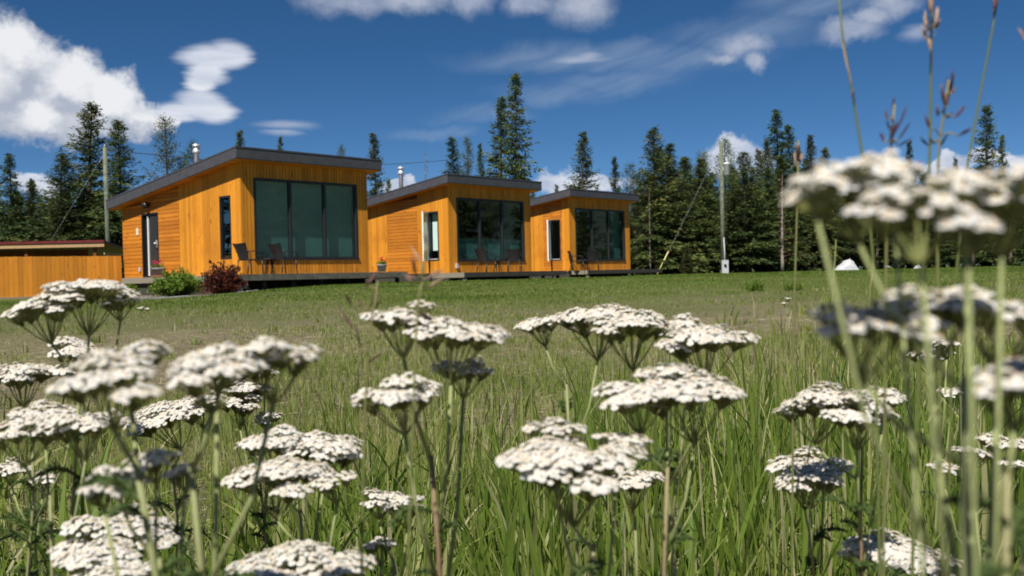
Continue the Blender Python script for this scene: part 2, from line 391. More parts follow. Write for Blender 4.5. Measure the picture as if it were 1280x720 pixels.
# forested ridge off to the right, the one the cabin windows mirror
def ridge():
    rs = np.random.RandomState(4); n, k = 90, 14
    th = np.linspace(math.radians(-25), math.radians(62), n)      # bearing from +X towards -Y
    V = []
    prof = 86 + 20 * np.sin(th * 5 + 1) + 13 * np.sin(th * 11 + 2) + 12 * np.sin(th * 31) + rs.randn(n) * 3
    for j in range(k):
        f = j / (k - 1); d = 520 + 420 * f
        z = prof * (f ** 1.15) * (1 + .06 * np.sin(th * 40 + j)) + (-1 if j == 0 else 0)
        V.append(np.stack([d * np.cos(th), -d * np.sin(th), z], -1))
    V = np.concatenate(V); i = np.arange((k - 1) * (n - 1)); r, c = i // (n - 1), i % (n - 1)
    F = np.stack([r * n + c, (r + 1) * n + c, (r + 1) * n + c + 1, r * n + c + 1], -1)
    return fastobj('hills', fastmesh('hills', V, F, np.zeros(len(V)), M['hill'], smooth=True))
tag(ridge(), kind='structure')

# ------------------------------------------------------------------ cabins
YAW = 0.8511
HO = [(-7.9134, 29.2983, 0.1981 + CAMZ), (-2.3599, 37.7655, 0.1444 + CAMZ), (2.6813, 45.5926, 0.1533 + CAMZ)]
WF, DB = 4.8133, 7.0256
RZ, SL, RTH = 3.7091, 0.1319, 0.3344
RA0, RA1, RB0, RB1 = -.3737, 5.1793, -.3761, 7.4458
def soff(b): return RZ - RTH - SL * (b - RB0)
WIN = (.4348, 4.3932, .4546, 2.8846)
NAR = (.5036, 1.095, .4814, 2.3774)
DOOR = (4.6698, 5.74, 0.0, 2.1224)
def cut(z0, z1, s0, s1, openings):
    """vertical spans of a strip s0..s1 left after the openings"""
    spans = [(z0, z1)]
    for (a, b, c, d) in openings:
        if s0 < b - 1e-4 and s1 > a + 1e-4:
            ns = []
            for (p, q) in spans:
                if c > p + 1e-4: ns.append((p, min(q, c)))
                if d < q - 1e-4: ns.append((max(p, d), q))
            spans = [x for x in ns if x[1] - x[0] > .005]
    return spans
def wallboards(mb, place, s0, s1, top, openings, wid=.135, gap=.007, z0=0.0, thick=.022, horiz=False, rng=None):
    """boards on a wall; place(s, out, z) -> local point"""
    def hexa(a0, a1, z00, z01, z10, z11, t0, t1):
        P = [place(a0, t0, z00), place(a1, t0, z01), place(a1, t1, z01), place(a0, t1, z00), place(a0, t0, z10), place(a1, t0, z11), place(a1, t1, z11), place(a0, t1, z10)]
        mb.hexa(P)
    if not horiz:
        br = sorted(set([s0, s1] + [x for o in openings for x in o[:2] if s0 < x < s1]))
        for a, b in zip(br[:-1], br[1:]):
            n = max(1, round((b - a) / wid)); st = (b - a) / n
            for i in range(n):
                p, q = a + i * st + gap / 2, a + (i + 1) * st - gap / 2
                for (u, v) in cut(z0, 99, p, q, openings):
                    tp, tq = (top(p), top(q)) if v > 90 else (v, v)
                    if min(tp, tq) - u > .02: hexa(p, q, u, u, tp, tq, .0, thick + rng.uniform(0, .003))
    else:
        zt = max(top(s0), top(s1)); n = int(zt / wid) + 1
        for i in range(n):
            u, v = z0 + i * wid, z0 + (i + 1) * wid - gap
            br = sorted(set([s0, s1] + [x for o in openings for x in o[:2] if s0 < x < s1]))
            for a, b in zip(br[:-1], br[1:]):
                m = (a + b) / 2
                for (p, q) in cut(u, v, a, b, openings):
                    ta, tb = top(a), top(b)
                    if p > min(ta, tb): continue
                    hexa(a + .002, b - .002, p, p, min(q, ta), min(q, tb), 0, thick + rng.uniform(0, .003))
def backing(mb, place, s0, s1, top, openings, t0=-.14, t1=-.001, z0=0.0):
    br = sorted(set([s0, s1] + [x for o in openings for x in o[:2] if s0 < x < s1]))
    for a, b in zip(br[:-1], br[1:]):
        for (u, v) in cut(z0, 99, a, b, openings):
            tp, tq = (top(a), top(b)) if v > 90 else (v, v)
            mb.hexa([place(a, t0, u), place(b, t0, u), place(b, t1, u), place(a, t1, u), place(a, t0, tp), place(b, t0, tq), place(b, t1, tq), place(a, t1, tp)])
fac = lambda s, o, z: (s, -o, z)          # glazed gable front, outward -y
sid = lambda s, o, z: (-o, s, z)          # entrance side, outward -x
rig = lambda s, o, z: (WF + o, s, z)
bak = lambda s, o, z: (s, DB + o, z)
def ring(mb, place, a, b, c, d, t, o0, o1, mi=0):
    for (p, q, u, v) in ((a, b, c, c + t), (a, b, d - t, d), (a, a + t, c + t, d - t), (b - t, b, c + t, d - t)):
        mb.hexa([place(p, o0, u), place(q, o0, u), place(q, o1, u), place(p, o1, u), place(p, o0, v), place(q, o0, v), place(q, o1, v), place(p, o1, v)], mi)
def slab(mb, place, a, b, c, d, o0, o1, mi=0):
    mb.hexa([place(a, o0, c), place(b, o0, c), place(b, o1, c), place(a, o1, c), place(a, o0, d), place(b, o0, d), place(b, o1, d), place(a, o1, d)], mi)
def cabin(i, label):
    rng = random.Random(10 + i)
    root = empty('cabin', HO[i], YAW, label, 'cabin', 'orange timber cabins in a row')
    hz = {0: (3.3875, DB), 1: (1.67, 3.4435), 2: (.40, 1.5201)}[i]
    so = [NAR] + ([DOOR] if i == 0 else [])
    tops = lambda s: soff(s) - .004
    # facade
    f = MB(); backing(f, fac, .0, WF, lambda s: soff(0) - .004, [WIN]); f.build('wall', M['wood_in'], root)
    f = MB(); wallboards(f, fac, -.02, WF + .02, lambda s: soff(0) - .004, [WIN], rng=rng, gap=.016, wid=.118); f.build('wall_boards', M['wood_v'], root)
    # entrance side
    f = MB(); backing(f, sid, .141, DB - .141, tops, so); f.build('wall', M['wood_in'], root)
    for (a, b) in ((0.0, hz[0]), (hz[1], DB)):
        if b - a > .05: f = MB(); wallboards(f, sid, a, b, tops, so, rng=rng, gap=.007); f.build('wall_boards', M['wood_v'], root)
    f = MB(); wallboards(f, sid, hz[0], hz[1], tops, so, rng=rng, horiz=True, wid=.128, gap=.012); f.build('wall_boards', M['wood_h'], root)
    # far side and back
    f = MB(); backing(f, rig, .0, DB, tops, []); wallboards(f, rig, 0, DB, tops, [], rng=rng, wid=.3); f.build('wall', M['wood_v'], root)
    f = MB(); backing(f, bak, .0, WF, lambda s: soff(DB) - .004, []); wallboards(f, bak, 0, WF, lambda s: soff(DB) - .004, [], rng=rng, wid=.3); f.build('wall', M['wood_v'], root)
    # room inside
    f = MB(); f.box(.15, WF - .15, .15, DB - .15, -.02, .05)
    f.box(.15, WF - .15, 4.2, 4.28, .05, 2.6); f.build('room', M['interior'], root)
    # roof
    f = MB()
    zt = lambda b: RZ - SL * (b - RB0)
    f.hexa([(RA0, RB0, zt(RB0) - RTH), (RA1, RB0, zt(RB0) - RTH), (RA1, RB1, zt(RB1) - RTH), (RA0, RB1, zt(RB1) - RTH), (RA0, RB0, zt(RB0)), (RA1, RB0, zt(RB0)), (RA1, RB1, zt(RB1)), (RA0, RB1, zt(RB1))])
    rf = f.build('roof', M['fascia'], root)
    bv = rf.modifiers.new('bevel', 'BEVEL'); bv.width = .012; bv.segments = 2
    f = MB(); f.sm = False                       # thin drip flashing proud of the fascia
    e = .012
    for (x0, x1, y0, y1) in ((RA0 - e, RA1 + e, RB0 - e, RB0 - .001), (RA0 - e, RA0 - .001, RB0, RB1), (RA1 + .001, RA1 + e, RB0, RB1)):
        f.hexa([(x0, y0, zt(y0) - .03), (x1, y0, zt(y0) - .03), (x1, y1, zt(y1) - .03), (x0, y1, zt(y1) - .03), (x0, y0, zt(y0) + .012), (x1, y0, zt(y0) + .012), (x1, y1, zt(y1) + .012), (x0, y1, zt(y1) + .012)])
    f.build('flashing', M['fascia'], rf)
    f = MB()                                     # boarded soffit
    b0 = RB0 + .02
    n = 56; st = (RB1 - .04 - b0) / n
    for k in range(n):
        y0, y1 = b0 + k * st + .003, b0 + (k + 1) * st - .003
        f.hexa([(RA0 + .02, y0, zt(y0) - RTH - .02), (RA1 - .02, y0, zt(y0) - RTH - .02), (RA1 - .02, y1, zt(y1) - RTH - .02), (RA0 + .02, y1, zt(y1) - RTH - .02),
                (RA0 + .02, y0, zt(y0) - RTH - .002), (RA1 - .02, y0, zt(y0) - RTH - .002), (RA1 - .02, y1, zt(y1) - RTH - .002), (RA0 + .02, y1, zt(y1) - RTH - .002)])
    sf = f.build('soffit', M['soffit'], rf)
    if i < 2:
        a, b = (2.0, 5.6) if i == 0 else (2.0, 4.75); z = zt(b); h = (1.68, 1.55)[i]
        f = MB(); f.lathe([(.09, -.1), (.09, h - .35), (.10, h - .34), (.13, h - .32), (.13, h - .22), (.105, h - .21), (.105, h - .12), (.14, h - .11), (.14, h - .03), (.02, h)], (a, b, z), 18)
        f.lathe([(.2, -.02), (.2, .02), (.1, .14)], (a, b, z), 18)
        f.build('chimney', M['steel'], rf)
    # big window
    a, b, c, d = WIN
    f = MB(); ring(f, fac, a, b, c, d, .075, -.10, .035); p = (b - a) / 3
    for k in (1, 2): slab(f, fac, a + k * p - .04, a + k * p + .04, c + .075, d - .075, -.09, .03)
    wn = f.build('window', M['frame'], root)
    f = MB(); slab(f, fac, a - .03, b + .03, c - .03, c - .002, -.02, .06); f.build('sill', M['frame'], wn)
    for k in range(3):
        f = MB(); slab(f, fac, a + k * p + (.075 if k == 0 else .04), a + (k + 1) * p - (.075 if k == 2 else .04), c + .075, d - .075, -.045, -.035); f.build('pane', M['glass'], wn)
    f = MB()
    if i == 0: slab(f, fac, a + .05, b - .05, c + .02, d - .02, -.24, -.22)
    elif i == 1: slab(f, fac, a + .05, b - .05, c + .02, c + .88, -.24, -.22)
    else:
        slab(f, fac, b - .75, b - .05, c + .02, d - .02, -.26, -.24); f.build('curtain', M['blind'], wn)
        f = MB(); slab(f, fac, a + .05, a + .3, c + .02, d - .02, -.26, -.24)
    f.build('blind' if i < 2 else 'curtain', M['blind'], wn)
    # narrow window
    a, b, c, d = NAR
    f = MB(); ring(f, sid, a, b, c, d, .055, -.10, .03)
    if i: slab(f, sid, a + .055, b - .055, c + .055, c + .075, -.08, .05, 1)
    nw = f.build('window', [M['frame'], M['white']], root)
    if i == 0:
        f = MB(); slab(f, sid, a + .055, b - .055, c + .055, d - .055, -.04, -.03); f.build('pane', M['glass'], nw)
    else:
        th = math.radians(64); w_ = b - a - .03
        def sp(s, o, z):     # the opened casement, hinged on its far stile; s from the hinge, o out of the white inner face
            x = -(.035 + s * math.sin(th) - o * math.cos(th)); y = b - .01 - s * math.cos(th) - o * math.sin(th)
            return (x, y, z)
        f = MB(); ring(f, sp, 0, w_, c - .01, d - .01, .06, -.03, .03); f.build('sash', M['white'], nw)
        f = MB(); slab(f, sp, .06, w_ - .06, c + .05, d - .07, -.005, .005); f.build('pane', M['glass'], nw)
        f = MB(); slab(f, sid, a + .1, b - .04, c + .3 * (i == 1) + .1, d - .06, -.22, -.20)
        if i == 1: f.build('curtain', M['blind'], nw)
    if i == 0:
        a, b, c, d = DOOR
        f = MB(); ring(f, sid, a, b, c - .0, d, .06, -.12, .03); fr = f.build('door_frame', M['black'], root)
        f = MB(); slab(f, sid, a + .06, b - .42, .062, d - .062, -.06, -.01); dr = f.build('door', M['doorgrey'], root)
        f = MB(); f.tube([(-.02, a + .13, 1.1), (.0 - .07, a + .13, 1.1)], .02, 8); f.lathe([(.03, 0), (.045, .03), (.03, .06)], (-.09, a + .12, 1.08), 10); f.box(-.035, -.012, a + .09, a + .17, .98, 1.22); f.build('handle', M['steel'], dr)
        f = MB(); slab(f, sid, b - .42, b - .36, .062, d - .10, -.05, .02); f.build('weather_strip', M['white'], root)
        f = MB(); slab(f, sid, b - .36, b - .06, .062, d - .062, -.09, -.07); f.build('side_light', M['black'], root)
        f = MB(); f.lathe([(.03, .0), (.10, .02), (.115, .10), (.09, .18), (.02, .22)], (-.15, 5.22, 2.27), 14); f.box(-.16, -.02, 5.18, 5.26, 2.36, 2.44); f.build('entrance_lamp', M['black'], root)
        f = MB(); f.box(-.05, -.027, 5.93, 6.07, 1.43, 1.66); f.build('number_plate', M['plate'], root)
        f = MB(); f.box(-.075, -.027, 5.83, 5.93, .22, .36); f.build('socket_box', M['grey_box'], root)
    if i == 1:
        f = MB(); f.box(.31, .41, -.10, -.027, .18, .36); f.build('socket_box', M['grey_box'], root)
    return root
cabin(0, 'nearest and largest orange cabin, grey door on its side, blinds filling its wide window')
cabin(1, 'middle orange cabin of the row, with a blind across the lower part of its window')
cabin(2, 'farthest and smallest orange cabin of the row, beside the dense conifers')

def deck(i, a0, bd, a1, bend, label):
    root = empty('wooden_deck', HO[i], YAW, label, 'deck', 'timber decks round the cabins')
    rng = random.Random(i); gl = lambda a, b: gzf(HO[i][0] + a * math.cos(YAW) - b * math.sin(YAW), HO[i][1] + a * math.sin(YAW) + b * math.cos(YAW)) - HO[i][2]
    f = MB(); n = 9; st = -bd / n
    for k in range(n): f.box(a0 + .03, a1 - .03, bd + .03 + k * st + .004, bd + .03 + (k + 1) * st - .035 * (k == n - 1) - .004, -.032, -.001 - rng.uniform(0, .003))
    if bend > 0:
        sw_ = .62; n = 4; st = (sw_ - .03) / n
        for k in range(n): f.box(-sw_ + k * st + .004, -sw_ + (k + 1) * st - .004, .36, bend, -.032, -.002 - rng.uniform(0, .003))
    f.build('deck_boards', M['deck'], root)
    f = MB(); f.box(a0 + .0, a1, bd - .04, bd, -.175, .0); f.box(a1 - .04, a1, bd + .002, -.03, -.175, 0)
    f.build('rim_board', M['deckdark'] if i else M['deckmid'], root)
    f = MB(); f.box(a0 - .041, a0 - .001, bd - .04, 0.0 if a0 > -.03 else .35, -.18, 0.002); f.build('rim_board', M['deck'], root)
    f = MB()
    for k in range(7): f.box(lerp(a0 + .1, a1 - .2, k / 6), lerp(a0 + .1, a1 - .2, k / 6) + .1, bd + .25, bd + .35, gl(lerp(a0, a1, k / 6), bd) - .1, -.034)
    f.box(a0 + .25, a1 - .05, bd + .5, bd + .54, -.20, -.034)
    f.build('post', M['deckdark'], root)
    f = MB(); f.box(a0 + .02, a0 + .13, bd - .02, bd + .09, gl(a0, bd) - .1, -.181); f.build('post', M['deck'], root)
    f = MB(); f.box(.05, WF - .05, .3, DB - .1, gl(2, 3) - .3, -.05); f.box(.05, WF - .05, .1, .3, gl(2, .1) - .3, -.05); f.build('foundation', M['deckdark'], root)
    if bend > 0:
        f = MB(); f.box(-.55, -.50, .3, bend - .1, gl(-.5, 5) - .1, -.19)
        f.build('skirt_board', M['deckdark'], root)
        f = MB(); f.box(-.66, -.622, .36, bend, -.18, .001); f.build('rim_board', M['deck'], root)
    return root
deck(0, -1.15, -1.3, 5.33, 5.95, 'low weathered deck wrapping the nearest cabin, flower pots and two chairs on it')
deck(1, -.5478, -1.29, 5.4789, 0, 'low dark edged deck in front of the middle cabin')
deck(2, .1045, -.893, 6.28, 0, 'low dark edged deck in front of the farthest cabin, running on past it')
def H2W(i, a, b, z=0.0):
    x, y, zz = HO[i]; return Vector((x + a * math.cos(YAW) - b * math.sin(YAW), y + a * math.sin(YAW) + b * math.cos(YAW), zz + z))

# chairs and tables
def chair_proto():
    root = empty('patio_chair', (0, 0, 0), 0)
    f = MB(); n, m = 9, 7; vs = []; fs = []
    def bp(u, v, t):
        wd = lerp(.21, .285, v ** 1.4); x = -.20 - .13 * v - .05 * v * v + t; y = (u - .5) * 2 * wd
        return (x - .05 * (1 - (2 * u - 1) ** 2), y, .42 + .46 * v + .02 * (2 * u - 1) ** 2 * v)
    for t in (0, .025):
        for j in range(m):
            for k in range(n): vs.append(bp(k / (n - 1), j / (m - 1), t))
    q = n * m
    for j in range(m - 1):
        for k in range(n - 1):
            a = j * n + k; fs.append((a, a + 1, a + n + 1, a + n)); fs.append((q + a, q + a + n, q + a + n + 1, q + a + 1))
    for k in range(n - 1): fs.append((k, q + k, q + k + 1, k + 1)); a = (m - 1) * n + k; fs.append((a, a + 1, q + a + 1, q + a))
    for j in range(m - 1): a = j * n; fs.append((a, a + n, q + a + n, q + a)); a = j * n + n - 1; fs.append((a, q + a, q + a + n, a + n))
    f.add(vs, fs); f.build('backrest', M['wicker'], root)
    f = MB(); f.box(-.22, .27, -.25, .25, .40, .435); s = f.build('seat', M['wicker'], root); bv = s.modifiers.new('bevel', 'BEVEL'); bv.width = .012; bv.segments = 2
    for sy in (-1, 1):
        f = MB(); f.tube([(.24, sy * .255, .41), (.27, sy * .265, .0)], .016, 8); f.build('leg', M['black'], root)
        f = MB(); f.tube([(-.20, sy * .235, .41), (-.29, sy * .255, .0)], .016, 8); f.build('leg', M['black'], root)
        f = MB(); f.tube([(-.27, sy * .255, .66), (-.1, sy * .275, .665), (.2, sy * .28, .65), (.255, sy * .275, .62), (.245, sy * .262, .41)], .014, 8); f.build('armrest', M['wicker'], root)
    return root
def table_proto():
    root = empty('patio_table', (0, 0, 0), 0)
    f = MB(); f.lathe([(.24, 0), (.25, .008), (.25, .02), (.24, .026)], (0, 0, .44), 24); f.build('tabletop', M['wicker'], root)
    for k in range(4):
        q = k * PI / 2 + .4; f = MB(); f.tube([(.06 * math.cos(q), .06 * math.sin(q), .44), (.17 * math.cos(q), .17 * math.sin(q), 0)], .017, 8); f.build('leg', M['black'], root)
    return root
ch0, tb0 = chair_proto(), table_proto()
def solve_a(i, px, b):
    lo, hi = -4., 9.
    for _ in range(50):
        mid = (lo + hi) / 2; p = H2W(i, mid, b, .4) - CAM; X = 640 + FPX * p.dot(camx) / p.dot(Fv)
        if X < px: lo = mid
        else: hi = mid
    return lo
first = [True, True]
def put(proto, k, i, px, b, rz, label, cat, group):
    o = proto if first[k] else dup(proto); first[k] = False
    o.location = H2W(i, solve_a(i, px, b), b, .003); o.rotation_euler = (0, 0, YAW + rz); tag(o, label, cat, group); return o
CG = 'dark wicker patio chairs on the decks'; TG = 'small dark patio tables between chairs'
put(ch0, 0, 0, 312, -.75, .08, 'dark wicker armchair nearest to the dark red bush, on the nearest cabin deck', 'chair', CG)
put(ch0, 0, 0, 355, -.72, .05, 'dark wicker armchair before the wide window of the nearest cabin, right of its twin', 'chair', CG)
put(tb0, 1, 0, 337, -.45, 0, 'small dark table between the two chairs of the nearest cabin', 'table', TG)
put(ch0, 0, 1, 608, -.70, -.05, 'side-on dark wicker armchair left of the table at the middle cabin', 'chair', CG)
put(ch0, 0, 1, 643, -.62, .62, 'dark wicker armchair with its back to us right of the table at the middle cabin', 'chair', CG)
put(tb0, 1, 1, 622, -.55, 0, 'small dark table between the two chairs of the middle cabin', 'table', TG)
put(ch0, 0, 2, 721, -.45, -.75, 'edge-on dark wicker armchair by the corner of the farthest cabin', 'chair', CG)
put(ch0, 0, 2, 741, -.50, .62, 'dark wicker armchair with its back to us at the farthest cabin', 'chair', CG)
put(tb0, 1, 2, 731, -.40, 0, 'small dark table between the two chairs of the farthest cabin', 'table', TG)

# ------------------------------------------------------------------ leaves helper
def cards(P, D, L, Wd, rs, droop=0.0, up=None):
    """elongated diamonds (4 verts) along D from P; returns V, F"""
    n = len(P); D = D / np.linalg.norm(D, axis=1, keepdims=True)
    r = rs.randn(n, 3); sdir = np.cross(D, r); sdir /= np.linalg.norm(sdir, axis=1, keepdims=True) + 1e-9
    if up is not None:
        s2 = np.cross(D, np.tile(up, (n, 1))); s2 /= np.linalg.norm(s2, axis=1, keepdims=True) + 1e-9
        sdir = s2 + .45 * sdir; sdir /= np.linalg.norm(sdir, axis=1, keepdims=True)
    L = L[:, None]; Wd = Wd[:, None]
    a = P; b = P + D * L * .45 + sdir * Wd * .5; c = P + D * L; d = P + D * L * .45 - sdir * Wd * .5
    c = c + np.array([0, 0, -1]) * droop * L
    V = np.stack([a, b, c, d], 1).reshape(-1, 3); F = np.arange(4 * n).reshape(n, 4); return V, F

# flower pots
def flowerpot(loc, r, h, mat, label, saucer, gsd):
    root = empty('flower_pot', loc, 0, label, 'flower pot', 'flower pots on the nearest deck')
    f = MB(); f.lathe([(r * .72, .02), (r * .8, .1 * h), (r * .98, .8 * h), (r * 1.08, .82 * h), (r * 1.1, h), (r * .95, h), (r * .9, h * .9)], (0, 0, 0), 20); f.build('pot', M['pot'], root)
    if saucer: f = MB(); f.lathe([(r * .9, 0), (r * 1.2, .015), (r * 1.25, .05), (r * .8, .05)], (0, 0, 0), 20); f.build('saucer', M['terra'], root)
    rs = np.random.RandomState(gsd); n = 90
    P = np.stack([rs.randn(n) * r * .4, rs.randn(n) * r * .4, h + np.abs(rs.randn(n)) * .05], -1); D = rs.randn(n, 3) + [0, 0, 1.2]
    V, F = cards(P, D, rs.uniform(.05, .1, n), rs.uniform(.03, .05, n), rs); fastobj('foliage', fastmesh('foliage', V, F, rs.rand(len(V)), M['bush']), root)
    n = 110; c = rs.randn(5, 3) * [r * .3, r * .3, .03] + [0, 0, h + .16]
    P = c[rs.randint(0, 5, n)] + rs.randn(n, 3) * .035; D = rs.randn(n, 3)
    V, F = cards(P, D, rs.uniform(.03, .05, n), rs.uniform(.02, .035, n), rs); fastobj('blossom', fastmesh('blossom', V, F, rs.rand(len(V)), mat), root)
    f = MB()
    for q in c: f.tube([(q[0] * .4, q[1] * .4, h * .85), tuple(q)], .006, 5)
    f.build('stem', M['bush'], root)
flowerpot(H2W(0, -.40, 4.05, .0), .21, .30, M['pink'], 'grey pot of pink flowers on a clay saucer by the cabin door', True, 3)
flowerpot(H2W(0, solve_a(0, 477, -.5), -.5, .0), .16, .26, M['red'], 'grey pot of red flowers on the far end of the nearest deck', False, 5)

# ------------------------------------------------------------------ fence, shed, poles
def fence(name, A, B, ztop, label):
    A = Vector(A); B = Vector(B); d = B - A; L = d.length; u = d / L
    root = empty(name, (A.x, A.y, 0), math.atan2(u.y, u.x), label, 'fence', 'stained board fence panels')
    rng = random.Random(L); f = MB(); n = round(L / .14); st = L / n
    for k in range(n):
        p = A + u * (k * st); f.box(k * st + .003, (k + 1) * st - .003, -.02, rng.uniform(-.002, .002), gzf(p.x, p.y) - .02, ztop + rng.uniform(-.006, .004))
    f.build('boards', M['fence'], root)
    f = MB()
    for z in (.25, .55): f.box(0, L, .012, .05, lerp(gzf(A.x, A.y), ztop, z + .15), lerp(gzf(A.x, A.y), ztop, z + .15) + .09)
    f.build('rail', M['wood_in'], root)
    for q in np.linspace(.1, L - .1, max(2, round(L / 2.2))):
        f = MB(); f.box(q - .05, q + .05, .052, .15, -.1, ztop - .05); f.build('post', M['wood_in'], root)
    f = MB(); p = A; f.box(0, L, -.06, -.022, gzf(A.x, A.y) - .2, gzf(A.x, A.y) + .06); f.build('kickboard', M['deck'], root)
ce = H2W(0, -.05, 7.0)
fence('board_fence', (-16.35, 31.75, 0), (ce.x - .02, ce.y - .1, 0), CAMZ + .965, 'lower stained board fence joining the nearest cabin')
fence('board_fence', (-24.0, 26.5, 0), (-16.38, 31.73, 0), CAMZ + 1.02, 'taller stained board fence at the left edge, one step above the other')
def shed():
    c = W(131, 300, 40); x1 = c.x; y = 40.0; zt = c.z
    root = empty('shed', (x1, y, 0), .05, 'low open shed with a red roof edge behind the board fence', 'shed')
    f = MB(); f.hexa([(-9, -.1, zt - .10), (0, -.1, zt - .10), (0, 4, zt - .5), (-9, 4, zt - .5), (-9, -.1, zt), (0, -.1, zt), (0, 4, zt - .4), (-9, 4, zt - .4)]); rf = f.build('roof', M['redroof'], root)
    f = MB(); f.box(-9, -.0, -.06, -.02, zt - .27, zt - .102); f.box(-.04, .0, -.018, 4, zt - .6, zt - .5); f.build('fascia_board', M['tan'], rf)
    f = MB(); n = 60
    for k in range(n): f.box(-9 + k * .13, -9 + (k + 1) * .13 - .006, 1.5, 1.53, 0, zt - .3)
    f.build('wall', M['wood_in'], root)
    for x in (-8.8, -6, -3.2, -.5): f = MB(); f.box(x, x + .12, .1, .22, 0, zt - .12); f.build('post', M['wood_in'], root)
    f = MB(); f.box(-2.8, -1.2, .9, 1.3, .0, 1.5); f.box(-2.8, -1.2, .7, .88, .9, 1.0); f.build('bench', M['wood_in'], root)
shed()
def pole(px_top, py_top, px_b, d, r, label, extra):
    top = W(px_top, py_top, d); pb = W(px_b, 338, d); bot = Vector((pb.x, pb.y, gzf(pb.x, pb.y) - .1))
    root = empty('utility_pole', bot, 0, label, 'utility pole', 'timber utility poles')
    f = MB(); f.tube([(0, 0, 0), (top - bot) * .5, top - bot], [r, r * .92, r * .8], 14); f.build('pole_shaft', M['pole'], root)
    f = MB(); f.lathe([(.03, 0), (.05, .03), (.03, .07), (.05, .1), (.02, .14)], top - bot + Vector((.0, 0, .0)), 10); f.build('insulator', M['grey_box'], root)
    if extra:
        t = top - bot; c = t * (1 - (205 - 178) / 160) + Vector((.28, -.1, -.25))
        f = MB(); f.lathe([(.15, -.05), (.21, 0), (.21, .58), (.23, .6), (.23, .66), (.1, .74)], c - Vector((0, 0, .35)), 18); f.lathe([(.03, 0), (.05, .05), (.03, .12), (.04, .2)], c + Vector((.0, 0, .37)), 10); f.box(c.x - .26, c.x - .1, c.y - .03, c.y + .03, c.z - .1, c.z + .1); f.build('transformer', M['grey_box'], root)
        f = MB(); f.box(-.15, .22, -.45, -.2, .1, .88); f.tube([(.03, -.32, .88), (.05, -.25, 1.2), (.03, -.21, 2.2)], .03, 8); f.tube([(.03, -.3, -.1), (.03, -.3, .1)], .04, 8)
        f.build('meter_box', M['grey_box'], root)
        f = MB(); f.lathe([(.07, 0), (.07, .05)], (.03, -.50, .58), 14); f.box(-.04, .1, -.47, -.451, .5, .64); f.build('meter', M['black'], root)
    return top, bot
t1, b1 = pole(131, 184, 136.5, 52, .135, 'leaning timber utility pole behind the fence left of the nearest cabin', False)
t2, b2 = pole(901.5, 178, 904, 58, .13, 'timber utility pole with a transformer and meter box before the right tree line', True)
def cable(name, pts, r, m, label, cat, group=None, sides=6):
    f = MB(); f.tube(pts, r, sides); o = f.build(name, m); return tag(o, label, cat, group)
def sag(a, b, s, n=18): return [a.lerp(b, k / n) - Vector((0, 0, 4 * s * (k / n) * (1 - k / n))) for k in range(n + 1)]
def guy(a, b, guardlen, label):
    root = empty('guy_wire', b, 0, label, 'guy wire', 'guy wires of the poles')
    f = MB(); f.tube(sag(a - b, Vector((0, 0, 0)), .03), .0065, 5); f.build('strand', M['guy'], root)
    if guardlen: f = MB(); dd = (a - b).normalized(); f.tube([dd * .05, dd * guardlen], .04, 8); f.build('guard', M['yellow'], root)
gb = W(20, 335, 50); guy(W(129, 194, 51.8), Vector((gb.x, gb.y, gzf(gb.x, gb.y))), 0, 'pale guy wire slanting from the left pole down behind the fence')
gb = W(821, 342, 57); guy(W(897, 188, 57.9), Vector((gb.x, gb.y, gzf(gb.x, gb.y))), 1.55, 'guy wire with a yellow guard slanting from the transformer pole')
cable('power_line', sag(t1 + Vector((0, 0, -.1)), W(560, 200, 75), .6), .02, M['wire'], 'thin dark power line running from the left pole behind the cabins', 'cable')

# ------------------------------------------------------------------ planting bed
def Gd(px, d):
    p = W(px, 360, d); return Vector((p.x, p.y, gzf(p.x, p.y)))
def bed():
    out = [(150, 27.9), (185, 27.6), (210, 27.4), (240, 27.15), (262, 26.9), (285, 26.7), (303, 26.6), (322, 26.9)]
    P = [Gd(x, y) for x, y in out]
    n = 40; front = []
    for k in range(n + 1):
        t = k / n * (len(P) - 1); i = min(int(t), len(P) - 2); front.append(P[i].lerp(P[i + 1], t - i))
    back = [H2W(0, -.9, lerp(6.6, -1.2, k / n)) for k in range(n + 1)]
    f = MB(); vs = []; m = 6
    for k in range(n + 1):
        for j in range(m):
            p = front[k].lerp(back[k], j / (m - 1)); vs.append((p.x, p.y, gzf(p.x, p.y) + .03 + .05 * math.sin(PI * j / (m - 1))))
    fs = [(k * m + j, (k + 1) * m + j, (k + 1) * m + j + 1, k * m + j + 1) for k in range(n) for j in range(m - 1)]
    f.sm = True; f.add(vs, fs); o = f.build('planting_bed', M['mulch']); tag(o, kind='structure')
    f = MB(); rng = random.Random(2)
    for k in range(0, n, 1):
        a, b = front[k], front[k + 1]; d = (b - a).normalized(); s = Vector((d.y, -d.x, 0)) * .07; h = .06 + rng.uniform(-.012, .012)
        q = [a + d * .004 + s, b - d * .004 + s, b - d * .004 - s, a + d * .004 - s]
        f.hexa([(p.x, p.y, gzf(p.x, p.y) - .05) for p in q] + [(p.x, p.y, gzf(p.x, p.y) + h) for p in q])
    o = f.build('bed_edging', M['stone']); tag(o, 'curved low edging of grey blocks round the planting bed', 'edging')
    bv = o.modifiers.new('bevel', 'BEVEL'); bv.width = .012; bv.segments = 2
bed()
